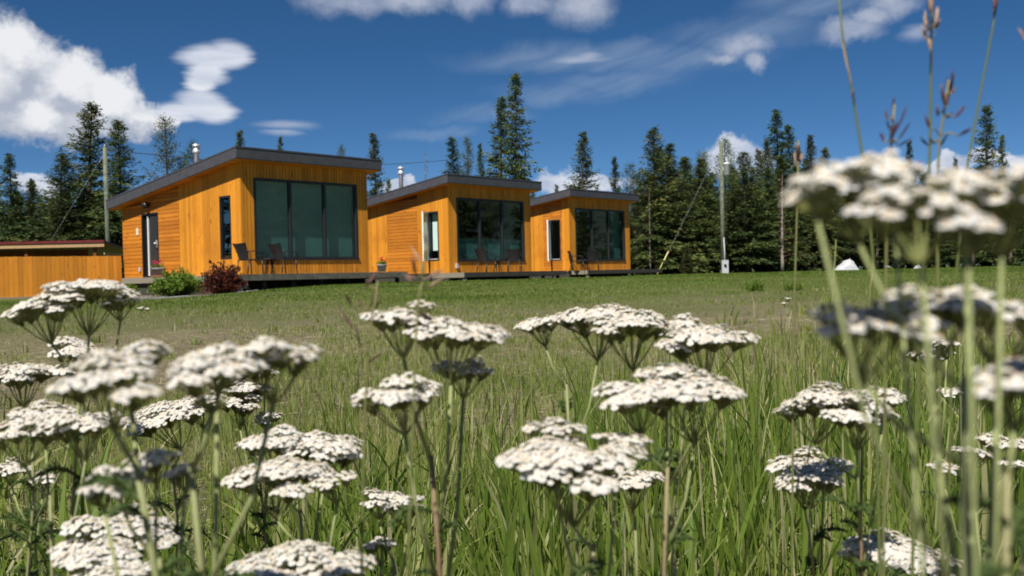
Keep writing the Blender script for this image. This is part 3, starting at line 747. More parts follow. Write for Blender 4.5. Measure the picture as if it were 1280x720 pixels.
def bush(base, w_, h_, mat, label, seed, stiff):
    rs = np.random.RandomState(seed); root = empty('shrub', base, 0, label, 'bush')
    f = MB(); Ps = []; Ds = []
    nb = 150
    for k in range(nb):
        q = rs.rand() * 2 * PI; e = math.acos(rs.uniform(.05, 1)); rr = rs.uniform(.78, 1.06) if stiff < 1 else rs.uniform(.7, 1.2)
        tip = np.array([math.cos(q) * math.sin(e) * w_ / 2 * rr, math.sin(q) * math.sin(e) * w_ / 2 * rr, h_ * math.cos(e) ** .8 * rr * 1.0 + .04])
        mid = tip * .5 + np.array([0, 0, .12 * h_]); st = np.array([rs.randn() * .05, rs.randn() * .05, 0])
        f.tube([st, mid, tip], [.008, .005, .002], 4)
        n = 46; t = rs.uniform(.3, 1.02, n)[:, None]; Pq = np.where(t < .5, st + (mid - st) * t * 2, mid + (tip - mid) * (t - .5) * 2) + rs.randn(n, 3) * .03
        Ps.append(Pq); Ds.append(rs.randn(n, 3) * .8 + (tip / np.linalg.norm(tip)) * stiff + [0, 0, .3])
    f.build('branches', M['bark'], root)
    P = np.concatenate(Ps); D = np.concatenate(Ds); n = len(P)
    V, F = cards(P, D, rs.uniform(.05, .10, n), rs.uniform(.028, .05, n), rs)
    fastobj('foliage', fastmesh('foliage', V, F, np.repeat(np.clip(rs.normal(.5, .25, n), 0, 1), 4), mat), root)
d = 28.2; bush(Gd(222, d), 68 * d / FPX, 33 * d / FPX, M['bush'], 'rounded bright green bush in the bed by the entrance', 1, .5)
d = 27.1; bush(Gd(280, d), 50 * d / FPX, 36 * d / FPX, M['redbush'], 'spiky dark red barberry bush at the deck corner', 2, 1.2)
d = 29.4; bush(Gd(162, d), .5, .32, M['bush'], 'small low green plant at the left end of the bed', 6, .5)

# ------------------------------------------------------------------ conifers
def conifer(seed, H, R, kind):
    """kinds: spruce (dense cone), spire (narrow), pine (open, bare below), dead"""
    rs = np.random.RandomState(seed)
    f = MB(); bend = rs.randn(2) * .012 * H
    tp = lambda t: np.array([bend[0] * t * t, bend[1] * t * t, H * t])
    f.tube([tp(t) for t in np.linspace(0, .985, 10)], [lerp(.012 * H + .03, .012, t) for t in np.linspace(0, 1, 10)], 8)
    P = []; D = []; L = []; Wd = []; TT = []
    start = {'spruce': .10, 'spire': .08, 'pine': .26, 'dead': .12}[kind]
    nb = {'spruce': 210, 'spire': 190, 'pine': 120, 'dead': 70}[kind]
    t = start
    for k in range(nb):
        t = start + (1 - start) * ((k + rs.rand()) / nb) ** .92
        if t > .985: continue
        if kind == 'pine': prof = min(1, ((t - start) / .18 + .25)) * (1 - t) ** .55 * 1.15
        elif kind == 'spire': prof = (1 - t) ** .75 * (.75 + .5 * rs.rand())
        elif kind == 'dead': prof = (1 - t) ** .6 * rs.rand()
        else: prof = (1 - t) ** .9 * 1.08
        bl = R * prof * rs.uniform(.60, 1.15) + .04
        q = rs.rand() * 2 * PI; o = np.array([math.cos(q), math.sin(q), 0])
        rise = {'spruce': lerp(-.42, .75, t ** 1.6), 'spire': lerp(-.65, .5, t ** 2), 'pine': lerp(-.1, .8, t), 'dead': .1}[kind] + rs.randn() * .1
        ns = max(4, int(bl / .16)); btint = rs.normal(0, .19)
        b0 = tp(t); ss = (np.arange(ns) + rs.rand(ns)) / ns
        if kind == 'pine': ss = ss ** .55
        axis = b0 + (o * bl)[None] * ss[:, None]; axis[:, 2] += bl * (rise * ss + (.22 if kind != 'pine' else .12) * ss ** 2)
        bd = o + np.array([0, 0, rise + .3])
        f.tube([b0, b0 + o * bl * .5 + np.array([0, 0, bl * (rise * .5 + .05)]), b0 + o * bl * .96 + np.array([0, 0, bl * (rise + .2) * .96])], [.012 + .006 * bl, .01, .004], 3, cap=False)
        side = np.array([-o[1], o[0], 0])
        reps = 1 if kind == 'dead' else (8 if kind != 'pine' else 10)
        for rp in range(reps):
            sg = rs.choice([-1, 1], ns)[:, None]
            dd = bd * rs.uniform(.4, 1, (ns, 1)) + side * sg * rs.uniform(.2, 1.1, (ns, 1)) + rs.randn(ns, 3) * .25
            if kind == 'spruce' or kind == 'spire': dd[:, 2] -= .28 * rs.rand(ns)
            spread = .07 if kind != 'pine' else .13
            P.append(axis + rs.randn(ns, 3) * spread + side * sg * (bl * .22 * (1 - ss * .6) * rs.rand(ns))[:, None]); D.append(dd)
            ln = rs.uniform(.16, .36, ns) * (1 if kind != 'pine' else .85) * lerp(1.1, .5, t); L.append(ln); Wd.append(ln * rs.uniform(.26, .42, ns))
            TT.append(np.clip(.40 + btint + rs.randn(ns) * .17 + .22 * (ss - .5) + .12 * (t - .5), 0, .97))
    # leader
    n = 16; P.append(np.tile(tp(.97), (n, 1)) + np.array([0, 0, 1]) * rs.uniform(-.3, .03 * H, (n, 1)) * .8); D.append(rs.randn(n, 3) * .5 + [0, 0, 1]); L.append(rs.uniform(.08, .16, n)); Wd.append(np.full(n, .04)); TT.append(np.full(n, .5))
    P = np.concatenate(P); D = np.concatenate(D); L = np.concatenate(L); Wd = np.concatenate(Wd); TT = np.concatenate(TT)
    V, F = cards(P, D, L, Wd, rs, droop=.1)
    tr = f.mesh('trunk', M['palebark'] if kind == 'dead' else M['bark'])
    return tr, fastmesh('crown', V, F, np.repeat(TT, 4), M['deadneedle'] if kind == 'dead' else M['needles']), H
PRO = {'spruce': [conifer(s, 11, r, 'spruce') for s, r in ((1, 2.45), (2, 2.1), (3, 2.7), (4, 2.25))],
       'spire': [conifer(s, 11, r, 'spire') for s, r in ((5, 1.5), (6, 1.25), (7, 1.65))],
       'pine': [conifer(s, 11, r, 'pine') for s, r in ((8, 1.9), (9, 1.6), (10, 2.1))],
       'dead': [conifer(s, 9, 1.1, 'dead') for s in (11, 12)]}
NAMES = {'spruce': 'spruce_tree', 'spire': 'spruce_tree', 'pine': 'pine_tree', 'dead': 'dead_tree'}
trng = random.Random(77)
def tree(px, py_top, d, kind, wide=1.0, label=None, group=None, var=None, cat='tree'):
    base = W(px, 340, d); top = W(px, py_top, d); z0 = gzf(base.x, base.y); h = top.z - z0
    pr = PRO[kind]; tr, cr, H = pr[trng.randrange(len(pr)) if var is None else var % len(pr)]
    root = empty(NAMES[kind], (base.x, base.y, z0 - .05), trng.uniform(0, 6.28), label, cat, group)
    s = h / H; sw = s ** .5 * wide * (.98 if kind == 'spruce' else 1.0)
    root.scale = (sw * trng.uniform(.92, 1.1), sw, s); root.rotation_euler = (trng.uniform(-.02, .02), trng.uniform(-.02, .02), root.rotation_euler[2])
    for nm, me in (('trunk', tr), ('crown', cr)):
        o = bpy.data.objects.new(nm, me); COL.objects.link(o); o.parent = root
    return root
GT = 'conifers of the tree line'
def T_(px, py, d, kind, wide, label, var=None): tree(px, py, d, kind, wide, label, GT, var)
# trees one can point to
T_(16, 191, 58, 'spire', 1.2, 'narrow spruce standing behind the shed near the left edge of the photo', 0)
T_(43, 222, 66, 'spruce', .8, 'shorter spruce right of the narrow one, behind the shed roof', 1)
T_(74, 190, 55, 'spruce', 1.4, 'bushy spruce leaning against the tallest one behind the shed', 2)
T_(110, 127, 57, 'spruce', 1.5, 'tallest broad spruce left of the leaning pole', 0)
T_(153, 149, 56, 'spruce', 1.35, 'dark spruce directly behind the leaning pole', 3)
T_(214, 148, 60, 'pine', .95, 'open thin pine over the low roof end of the nearest cabin', 0)
T_(246, 177, 66, 'pine', .9, 'small pine right behind the flue of the nearest cabin', 1)
T_(309, 161, 70, 'spire', .9, 'tree tip just showing above the roof corner of the nearest cabin', 1)
T_(351, 169, 85, 'spire', .6, 'tiny thin tree tip above the middle of the nearest roof', 2)
T_(430, 182, 80, 'pine', .6, 'small tuft of a tree above the right part of the nearest roof', 1)
T_(474, 165, 62, 'spire', 1.1, 'slim spruce between the nearest and the middle cabin roofs', 0)
T_(486, 222, 75, 'spire', .8, 'short pointed spruce left of the middle cabin flue', 1)
T_(535, 188, 70, 'dead', .5, 'nearly bare thin tree above the middle cabin roof', 0)
T_(574, 169, 66, 'spire', 1.15, 'left one of the cluster of spruces over the middle roof', 2)
T_(591, 171, 72, 'pine', .7, 'sparse greyish conifer second in the cluster over the middle roof', 1)
T_(606, 178, 70, 'spruce', .7, 'short yellowish conifer in the cluster over the middle roof', 1)
T_(626, 120, 68, 'spire', 1.25, 'second tallest spruce over the middle cabin roof', 0)
T_(648, 90, 66, 'spire', 1.2, 'tallest dark spruce of all, over the middle cabin roof', 2)
T_(668, 228, 74, 'spruce', .6, 'low tree top in the gap right of the middle roof', 2)
T_(700, 229, 85, 'spire', .7, 'tiny spruce tip before the white cloud above the farthest roof', 1)
T_(728, 163, 64, 'spruce', 1.15, 'dense spruce rising behind the farthest cabin roof', 1)
T_(773, 195, 66, 'spruce', .8, 'rounded conifer over the right end of the farthest roof', 3)
T_(790, 205, 68, 'pine', .8, 'thin conifer beside the rounded one at the farthest roof end', 2)
T_(822, 158, 60, 'spruce', 1.35, 'tall bright spruce right of the farthest cabin', 0)
T_(839, 178, 62, 'spire', 1.3, 'slimmer spruce touching the tall bright one right of the farthest cabin', 0)
T_(862, 193, 64, 'spire', 1.3, 'dark pointed spruce left of the transformer pole', 2)
T_(880, 190, 67, 'pine', .9, 'pale conifer just left of the transformer pole behind the guy wire', 0)
T_(908, 173, 66, 'pine', .95, 'conifer directly behind the transformer pole top', 1)
T_(935, 188, 61, 'spruce', 1.45, 'broad yellow green spruce right of the transformer pole', 2)
T_(960, 172, 66, 'spruce', .9, 'dark spruce left of the tallest one on the right', 3)
T_(974, 137, 68, 'spire', 1.25, 'tallest conifer of the right tree line', 0)
T_(993, 153, 70, 'spire', 1.15, 'slender conifer next to the tallest of the right tree line', 2)
T_(1019, 167, 67, 'spruce', .95, 'thick topped conifer left of the big blurred flower head', 1)
T_(978, 215, 60, 'dead', 1.0, 'dead tree with reddish brown twigs in the right tree line', 1)
T_(1141, 174, 84, 'spire', .8, 'thin tree tip between the two purple grass heads', 1)
T_(1234, 130, 72, 'spire', 1.2, 'tall lone spruce over the blurred flower at upper right', 2)
T_(1256, 168, 80, 'spire', .8, 'thin spruce right of the tall lone one', 0)
T_(1197, 196, 90, 'spire', .7, 'faint small tree tip left of the tall lone spruce', 1)
T_(859, 305, 56, 'spruce', .62, 'young bright conifer at the foot of the tree line by the guy wire', 1)
T_(813, 232, 58, 'dead', .35, 'bare pale trunk before the trees right of the farthest cabin', 0)
# the rest of the tree line
fl = 'dark green conifer packed into the tree line behind the lawn'
def filler(x0, x1, step, ylo, yhi, d0, d1, kinds, wide, lab, grp):
    x = x0
    while x < x1:
        tree(x + trng.uniform(-.35, .35) * step, trng.uniform(ylo, yhi), trng.uniform(d0, d1), trng.choice(kinds), wide * trng.uniform(.85, 1.2), lab, grp)
        x += step
GF = 'packed conifers behind the lawn'
filler(796, 1040, 11, 182, 245, 62, 70, ['spire', 'spire', 'spruce', 'spire', 'pine'], 1.15, fl, GF)
filler(800, 1045, 11, 204, 262, 72, 80, ['spruce', 'spire'], 1.2, fl, GF)
filler(1040, 1340, 11, 205, 240, 64, 76, ['spruce', 'spire', 'pine', 'spruce'], 1.1, fl, GF)
filler(1046, 1340, 12, 222, 250, 76, 86, ['spruce', 'spire'], 1.2, fl, GF)
fl2 = 'dark conifer standing close behind the shed and the fence'; GF2 = 'conifers behind the shed'
filler(-40, 175, 13, 215, 255, 56, 70, ['spruce', 'spire', 'spruce'], 1.15, fl2, GF2)
filler(-30, 170, 14, 235, 270, 72, 80, ['spruce', 'spire'], 1.2, fl2, GF2)
fl3 = 'conifer showing only as a low dark tip behind the cabin roofs'; GF3 = 'conifers behind the cabins'
filler(180, 480, 22, 236, 262, 66, 80, ['spruce', 'pine'], 1.0, fl3, GF3)
filler(470, 800, 18, 243, 262, 66, 80, ['spruce', 'pine', 'spire'], .95, fl3, GF3)
# the wood turns the corner to the right of the frame; the window glass mirrors it
for k in range(18):
    x, y = (38 + trng.uniform(-3, 8), 60 - k * 2.6) if k < 8 else (-27 + trng.uniform(-5, 5), 24 + (k - 8) * 2.6)
    tr, cr, H = PRO['spruce'][k % 4] if k % 3 else PRO['pine'][k % 3]
    root = empty('spruce_tree', (x, y, gzf(x, y) - .05), k, 'conifer mirrored in the window glass of the cabins', 'tree', 'conifers mirrored in the cabin windows'); s = trng.uniform(.75, 1.15); root.scale = (s, s, s)
    for nm, me in (('trunk', tr), ('crown', cr)): o = bpy.data.objects.new(nm, me); COL.objects.link(o); o.parent = root

# white heaps at the wood's edge
def heap(px, py, wpx, hpx, d, label, seed, peaks):
    rs = np.random.RandomState(seed); b = W(px, py, d); b.z = gzf(b.x, b.y); wd = wpx * d / FPX; h = hpx * d / FPX
    f = MB(); n, m = 26, 14; vs = []
    for j in range(m):
        for k in range(n):
            u, v = k / (n - 1), j / (m - 1); e = math.sin(PI * u) ** .5 * math.sin(PI * v) ** .5
            z = sum(a * math.exp(-((u - c) / s) ** 2) for (c, s, a) in peaks) * e * h + rs.randn() * .03 * e
            vs.append(((u - .5) * wd, (v - .5) * wd * .6, z - .02 * (1 - e)))
    f.add(vs, [(j * n + k, j * n + k + 1, (j + 1) * n + k + 1, (j + 1) * n + k) for j in range(m - 1) for k in range(n - 1)])
    o = f.build('covered_heap', M['tarp']); o.location = b; tag(o, label, 'covered heap', 'white covered heaps at the wood edge')
heap(1058, 338, 32, 13, 60, 'two peaked white covered heap before the right tree line', 1, [(.2, .2, .5), (.62, .2, .85), (.8, .12, .4), (.4, .1, .25), (.5, .5, .2)])
heap(1148, 337, 15, 5, 62, 'small low white covered heap farther right', 2, [(.5, .4, 1.0)])

# ------------------------------------------------------------------ grass
def blades(N, X, Y, Hh, Wd, tint, rs, lean=.5, segs=2, flat=0):
    q = rs.rand(N) * 2 * PI; ld = np.stack([np.cos(q), np.sin(q), np.zeros(N)], -1); ln = np.abs(rs.randn(N)) * lean
    q2 = rs.rand(N) * 2 * PI; sd_ = np.stack([np.cos(q2), np.sin(q2), np.zeros(N)], -1)
    base = np.stack([X, Y, gz(X, Y) - .004], -1); V = []
    for k in range(segs + 1):
        t = k / segs; bend = ln * t ** 2
        p = base + ld * (Hh * bend * .8)[:, None]; p[:, 2] += Hh * t * (1 - .28 * np.minimum(bend, 2.2))
        wt = Wd * (1 - t ** 1.8) * (.75 if k == 0 else 1)
        if k < segs: V += [p - sd_ * (wt / 2)[:, None], p + sd_ * (wt / 2)[:, None]]
        else: V += [p - sd_ * .0002, p + sd_ * .0002]
    V = np.stack(V, 1); m = V.shape[1]; V = V.reshape(-1, 3)
    o = (np.arange(N) * m)[:, None]
    F = np.concatenate([o + np.array([[2 * k, 2 * k + 1, 2 * k + 3, 2 * k + 2]]) for k in range(segs)], 0)
    return V, F, np.repeat(tint, m)
def vnoise(x, y, s, seed):
    r = np.random.RandomState(seed); g_ = r.rand(64, 64); x = x / s + 100; y = y / s + 100
    i, j = np.floor(x).astype(int), np.floor(y).astype(int); fx, fy = x - i, y - j; fx = fx * fx * (3 - 2 * fx); fy = fy * fy * (3 - 2 * fy)
    G = lambda a, b: g_[a % 64, b % 64]
    return (G(i, j) * (1 - fx) + G(i + 1, j) * fx) * (1 - fy) + (G(i, j + 1) * (1 - fx) + G(i + 1, j + 1) * fx) * fy
rs = np.random.RandomState(8)
def wedge(n, d0, d1, tan=.62, pw=1.0):
    y = d0 + (d1 - d0) * rs.rand(n) ** pw; x = (rs.rand(n) * 2 - 1) * (tan * y + .8); return x, y
parts = []
def lawn(n, d0, d1, h0, h1, w0, w1, pw=1.0):
    x, y = wedge(n, d0, d1, pw=pw)
    patch = .38 * vnoise(x, y, 1.3, 1) + .27 * vnoise(x, y, .4, 2) + .35 * vnoise(x, y * .8, 4.5, 3)
    patch = np.clip(.5 + 1.5 * (patch - .5), 0, 1)
    far = sst(9, 24, y)
    keep = rs.rand(n) < np.clip(.12 + 2.0 * (patch - .30) + .6 * far, .04, 1)
    keep &= ~((x < -7.2) & (y > 28)) | (y < 20)
    x, y, patch, far = x[keep], y[keep], patch[keep], far[keep]; n = len(x)
    tint = np.clip(.60 - .55 * (patch - .42) - .35 * far - .06 * sst(6, 11, y) + rs.randn(n) * .19 - .1 * sst(.0, 2.5, x) * (1 - far), 0, 1)
    h = rs.uniform(h0, h1, n) * (.7 + .7 * patch) * (1 - .3 * far)
    parts.append(blades(n, x, y, h, rs.uniform(w0, w1, n), tint, rs, .55))
lawn(40000, 1.1, 4, .03, .11, .002, .005, .8)
lawn(95000, 3, 9, .025, .075, .003, .006, .85)
lawn(100000, 8, 18, .03, .065, .006, .012, .9)
lawn(80000, 17, 34, .035, .07, .012, .025, .95)
lawn(40000, 33, 64, .04, .08, .03, .06)
def merge(parts):
    V = []; F = []; Tt = []; n = 0
    for (v, f, t) in parts: V.append(v); F.append(f + n); Tt.append(t); n += len(v)
    return np.concatenate(V), np.concatenate(F), np.concatenate(Tt)
V, F, Tt = merge(parts); o = fastobj('lawn_grass', fastmesh('lawn_grass', V, F, Tt, M['grass'])); tag(o, kind='stuff')
# dead stems lying on the soil
n = 34000; x, y = wedge(n, 1.1, 11, pw=.8); q = rs.rand(n) * 2 * PI; D = np.stack([np.cos(q), np.sin(q), rs.randn(n) * .12], -1)
P = np.stack([x, y, gz(x, y) + rs.uniform(.002, .02, n)], -1); V, F = cards(P, D, rs.uniform(.05, .16, n), rs.uniform(.0015, .004, n), rs)
o = fastobj('straw_litter', fastmesh('straw_litter', V, F, np.repeat(np.clip(rs.normal(.9, .12, n), 0, 1), 4), M['grass'])); tag(o, kind='stuff')
# tall green grass
parts = []
def tall(n, px0, px1, d0, d1, h0, h1, clump=.5, lean=.4, tmean=.25, wmul=1.0):
    m = max(1, n // 9); cp = rs.uniform(px0, px1, m); cdp = d0 + (d1 - d0) * rs.rand(m) ** 1.2
    k = rs.randint(0, m, n); y = cdp[k] + rs.randn(n) * .035; x = (cp[k] - 640) / FPX * cdp[k] + rs.randn(n) * .035
    hc = rs.uniform(h0, h1, m)
    h = hc[k] * rs.uniform(.55, 1.1, n); tint = np.clip(tmean + rs.randn(n) * .13 + (rs.rand(n) < .17) * .5, 0, 1)
    parts.append(blades(n, x, y, h, rs.uniform(.006, .0135, n) * wmul, tint, rs, lean, 5))
tall(6200, 620, 1900, 1.15, 2.4, .18, .42, lean=.28)
tall(3600, 700, 1700, 2.2, 3.8, .20, .42)
tall(900, 860, 1400, 3.6, 7.0, .18, .40, tmean=.4)
tall(3300, -650, 560, 1.1, 2.0, .12, .32)
tall(620, -300, 1500, 1.15, 2.6, .22, .44, lean=.9, wmul=1.6, tmean=.18)
tall(700, 350, 720, 1.3, 2.3, .14, .34)
tall(500, 520, 800, 2.2, 4.2, .14, .30, tmean=.35)
tall(420, -100, 620, 2.4, 5, .12, .25, tmean=.45)
tall(1500, -300, 1400, 3.5, 9, .05, .14, tmean=.3, lean=.5)
tall(1200, -300, 1500, 8, 20, .06, .13, tmean=.35, lean=.5, wmul=1.8)
tall(500, 900, 1450, 7, 16, .15, .32, tmean=.45, wmul=1.6)
V, F, Tt = merge(parts); o = fastobj('tall_grass', fastmesh('tall_grass', V, F, Tt, M['grass'])); tag(o, kind='stuff')
# weed tufts on the lawn
def tuft(px, py, wpx, hpx, label, seed):
    r = np.random.RandomState(seed); b = Wg(px, py); d = (b - CAM).dot(Fv); R = wpx * d / FPX / 2; h = hpx * d / FPX; n = 220
    P = np.stack([r.randn(n) * R * .4, r.randn(n) * R * .4, np.zeros(n)], -1); D = r.randn(n, 3) * .5 + [0, 0, 1]
    V, F = cards(P, D, r.uniform(.5, 1.1, n) * h, r.uniform(.012, .025, n), r); o = fastobj('grass_tuft', fastmesh('grass_tuft', V, F, np.repeat(r.uniform(0, .35, n), 4), M['grass'])); o.location = b
    tag(o, label, 'grass tuft', 'dark grass tufts on the lawn')
tuft(943, 364, 24, 15, 'dark grass tuft on the mown lawn below the transformer pole', 1)
tuft(992, 364, 24, 13, 'dark grass tuft on the mown lawn right of its twin', 2)

# ------------------------------------------------------------------ yarrow
def floret_proto(seed):
    r = np.random.RandomState(seed); V = []; F4 = []; mi = []; tk = []
    np_ = 5 if seed % 3 else 6; a0 = r.rand() * 6.28
    for k in range(np_):
        a = a0 + 2 * PI * k / np_ + r.randn() * .12; l = r.uniform(.86, 1.08); wd = r.uniform(.46, .58); dr = r.uniform(-.26, .04)
        ca, sa = math.cos(a), math.sin(a)
        nk = r.uniform(.93, 1.0)
        pts = [(.22, -.18, .0), (.50, -wd * .86, .03 + dr * .2), (.78, -wd, .01 + dr * .6), (l * .97, -wd * .55, dr), (l * nk, 0, dr * .9), (l * .97, wd * .55, dr), (.78, wd, .01 + dr * .6), (.50, wd * .86, .03 + dr * .2), (.22, .18, .0), (.62, 0, .10 + dr * .3)]
        n = len(V); V += [(p[0] * ca - p[1] * sa, p[0] * sa + p[1] * ca, p[2]) for p in pts]
        F4 += [(n + 0, n + 1, n + 9, n + 8), (n + 1, n + 2, n + 3, n + 9), (n + 9, n + 3, n + 4, n + 5), (n + 9, n + 5, n + 6, n + 7), (n + 8, n + 9, n + 7, n + 7)]; mi += [0] * 5; tk += [0] * 10
    n = len(V)
    for (rr, z) in ((.36, .02), (.33, .17), (.15, .25)):
        for k in range(6): V.append((rr * math.cos(k * PI / 3), rr * math.sin(k * PI / 3), z)); tk.append(1)
    for j in range(2):
        for k in range(6): F4.append((n + j * 6 + k, n + j * 6 + (k + 1) % 6, n + (j + 1) * 6 + (k + 1) % 6, n + (j + 1) * 6 + k)); mi.append(1)
    F4 += [(n + 12, n + 13, n + 14, n + 15), (n + 12, n + 15, n + 16, n + 17)]; mi += [1, 1]
    n = len(V)                                                   # green cup below
    for (rr, z) in ((.28, .0), (.36, -.30), (.24, -.62), (.06, -.8)):
        for k in range(6): V.append((rr * math.cos(k * PI / 3), rr * math.sin(k * PI / 3), z)); tk.append(2)
    for j in range(3):
        for k in range(6): F4.append((n + (j + 1) * 6 + k, n + (j + 1) * 6 + (k + 1) % 6, n + j * 6 + (k + 1) % 6, n + j * 6 + k)); mi.append(2)
    return np.array(V), F4, np.array(mi), np.array(tk)
FLO = [floret_proto(s) for s in range(6)]
def yarrow_head(rs, D, tilt=(0, 0), sparse=1.0, fl=.0052, kb=.8):
    """one corymb, origin at its dome centre; returns a mesh"""
    R = D / 2; V = []; F = []; MI = []; TT = []; nv = 0
    nl = max(3, int(round((6 + 80 * D) * sparse)))
    lobes = []
    tries = 0
    while len(lobes) < nl and tries < 400:
        tries += 1
        rr = math.sqrt(rs.rand()) * .86; a = rs.rand() * 6.283; p = np.array([rr * math.cos(a), rr * math.sin(a)]) * R
        if all(np.hypot(*(p - q[:2])) > R * .27 for q in lobes):
            lobes.append(np.array([p[0], p[1], -.20 * R * rr ** 2.2 + rs.randn() * .11 * R]))
    base = np.array([0, 0, -kb * D])
    tubes = MB()
    for lb in lobes:
        node = lb + np.array([-lb[0] * .22, -lb[1] * .22, -.16 * D - .004])
        tubes.tube([base * .98, base * .5 + node * .5 + np.array([lb[0] * .03, lb[1] * .03, -.01 * D]), node], [.0008, .0006, .0005], 5, tint=.3 + .5 * rs.rand())
        lr = R * rs.uniform(.34, .46); nf = int(np.clip((lr / fl) ** 2 * 5.4, 8, 100)); pts = []
        t2 = 0
        while len(pts) < nf and t2 < 600:
            t2 += 1; r2 = math.sqrt(rs.rand()) * lr; a = rs.rand() * 6.283; q = np.array([r2 * math.cos(a), r2 * math.sin(a)])
            if all(np.hypot(*(q - z)) > fl * .53 for z in pts): pts.append(q)
        for q in pts:
            rr = np.hypot(*q) / lr; c = lb + np.array([q[0], q[1], -.34 * lr * rr ** 2 + rs.randn() * fl * .16])
            nrm = np.array([q[0] / lr * .4 + lb[0] / R * .35, q[1] / lr * .4 + lb[1] / R * .35, 1.0]) + rs.randn(3) * .12; nrm /= np.linalg.norm(nrm)
            x = np.cross(nrm, rs.randn(3)); x /= np.linalg.norm(x); y = np.cross(nrm, x)
            pv, pf, pm, pt = FLO[rs.randint(6)]; s = fl * .5 * rs.uniform(.72, 1.22)
            vv = c + s * (pv[:, 0:1] * x + pv[:, 1:2] * y + pv[:, 2:3] * nrm)
            V.append(vv); F.append(np.array(pf) + nv); MI.append(pm)
            tp_ = rs.uniform(.15, 1); td = rs.uniform(.2, 1) if rs.rand() > .07 else .02; tg = rs.uniform(0, 1)
            TT.append(np.choose(pt, [tp_, td, tg])); nv += len(vv)
            tubes.tube([node + rs.randn(3) * .0006, c - nrm * s * .76], [.0005, .0004], 3, tint=.2 + .4 * rs.rand(), cap=False)
    tv = np.concatenate(tubes.v); tf = [f if len(f) == 4 else None for f in tubes.f]; tf = np.array([f for f in tf if f]) + nv
    V.append(tv); F.append(tf); MI.append(np.full(len(tf), 2)); TT.append(np.concatenate(tubes.t))
    V = np.concatenate(V)
    ct, st_ = math.cos(tilt[0]), math.sin(tilt[0]); V = np.stack([V[:, 0] * ct + V[:, 2] * st_, V[:, 1], -V[:, 0] * st_ + V[:, 2] * ct], -1)
    ct, st_ = math.cos(tilt[1]), math.sin(tilt[1]); V = np.stack([V[:, 0], V[:, 1] * ct - V[:, 2] * st_, V[:, 1] * st_ + V[:, 2] * ct], -1)
    # collapse the doubled corner quads into real ones
    F = np.concatenate(F)
    me = bpy.data.meshes.new('flower_head')
    faces = [tuple(dict.fromkeys(f)) for f in F.tolist()]
    me.from_pydata(V.tolist(), [], faces)
    for m in (M['petal'], M['disc'], M['cup']): me.materials.append(m)
    me.polygons.foreach_set('material_index', np.concatenate(MI).astype(np.int32)); me.polygons.foreach_set('use_smooth', np.ones(len(faces), bool))
    at = me.attributes.new('tint', 'FLOAT', 'POINT'); at.data.foreach_set('value', np.concatenate(TT).astype(np.float32)); me.update()
    return me
def rot_t(p, tilt):
    ct, s_ = math.cos(tilt[0]), math.sin(tilt[0]); p = (p[0] * ct + p[2] * s_, p[1], -p[0] * s_ + p[2] * ct)
    ct, s_ = math.cos(tilt[1]), math.sin(tilt[1]); return Vector((p[0], p[1] * ct - p[2] * s_, p[1] * s_ + p[2] * ct))
def fern_leaf(rs, L):
    f = MB(); n = 15; P = []
    for k in range(n + 1): t = k / n; P.append(Vector((L * t * .8, 0, L * (.7 * t - .75 * t * t))))
    f.tube(P, [.0012] * n + [.0004], 4, tint=.6)
    Pp = []; Dd = []; Ll = []
    for k in range(1, n + 1):
        for sgn in (-1, 1):
            for j in range(4):
                Pp.append(P[k]); w_ = math.sin(PI * (k / n) ** .8) * .16 * L + .004; Dd.append((.5 + rs.randn() * .25, sgn * 1.0, rs.randn() * .5)); Ll.append(w_ * rs.uniform(.5, 1.1))
    V, F = cards(np.array([tuple(p) for p in Pp]), np.array(Dd), np.array(Ll), np.full(len(Ll), .0016), rs)
    f.add(V, F.tolist(), tint=.4); return f
YG = 'flowering yarrow plants in the meadow'
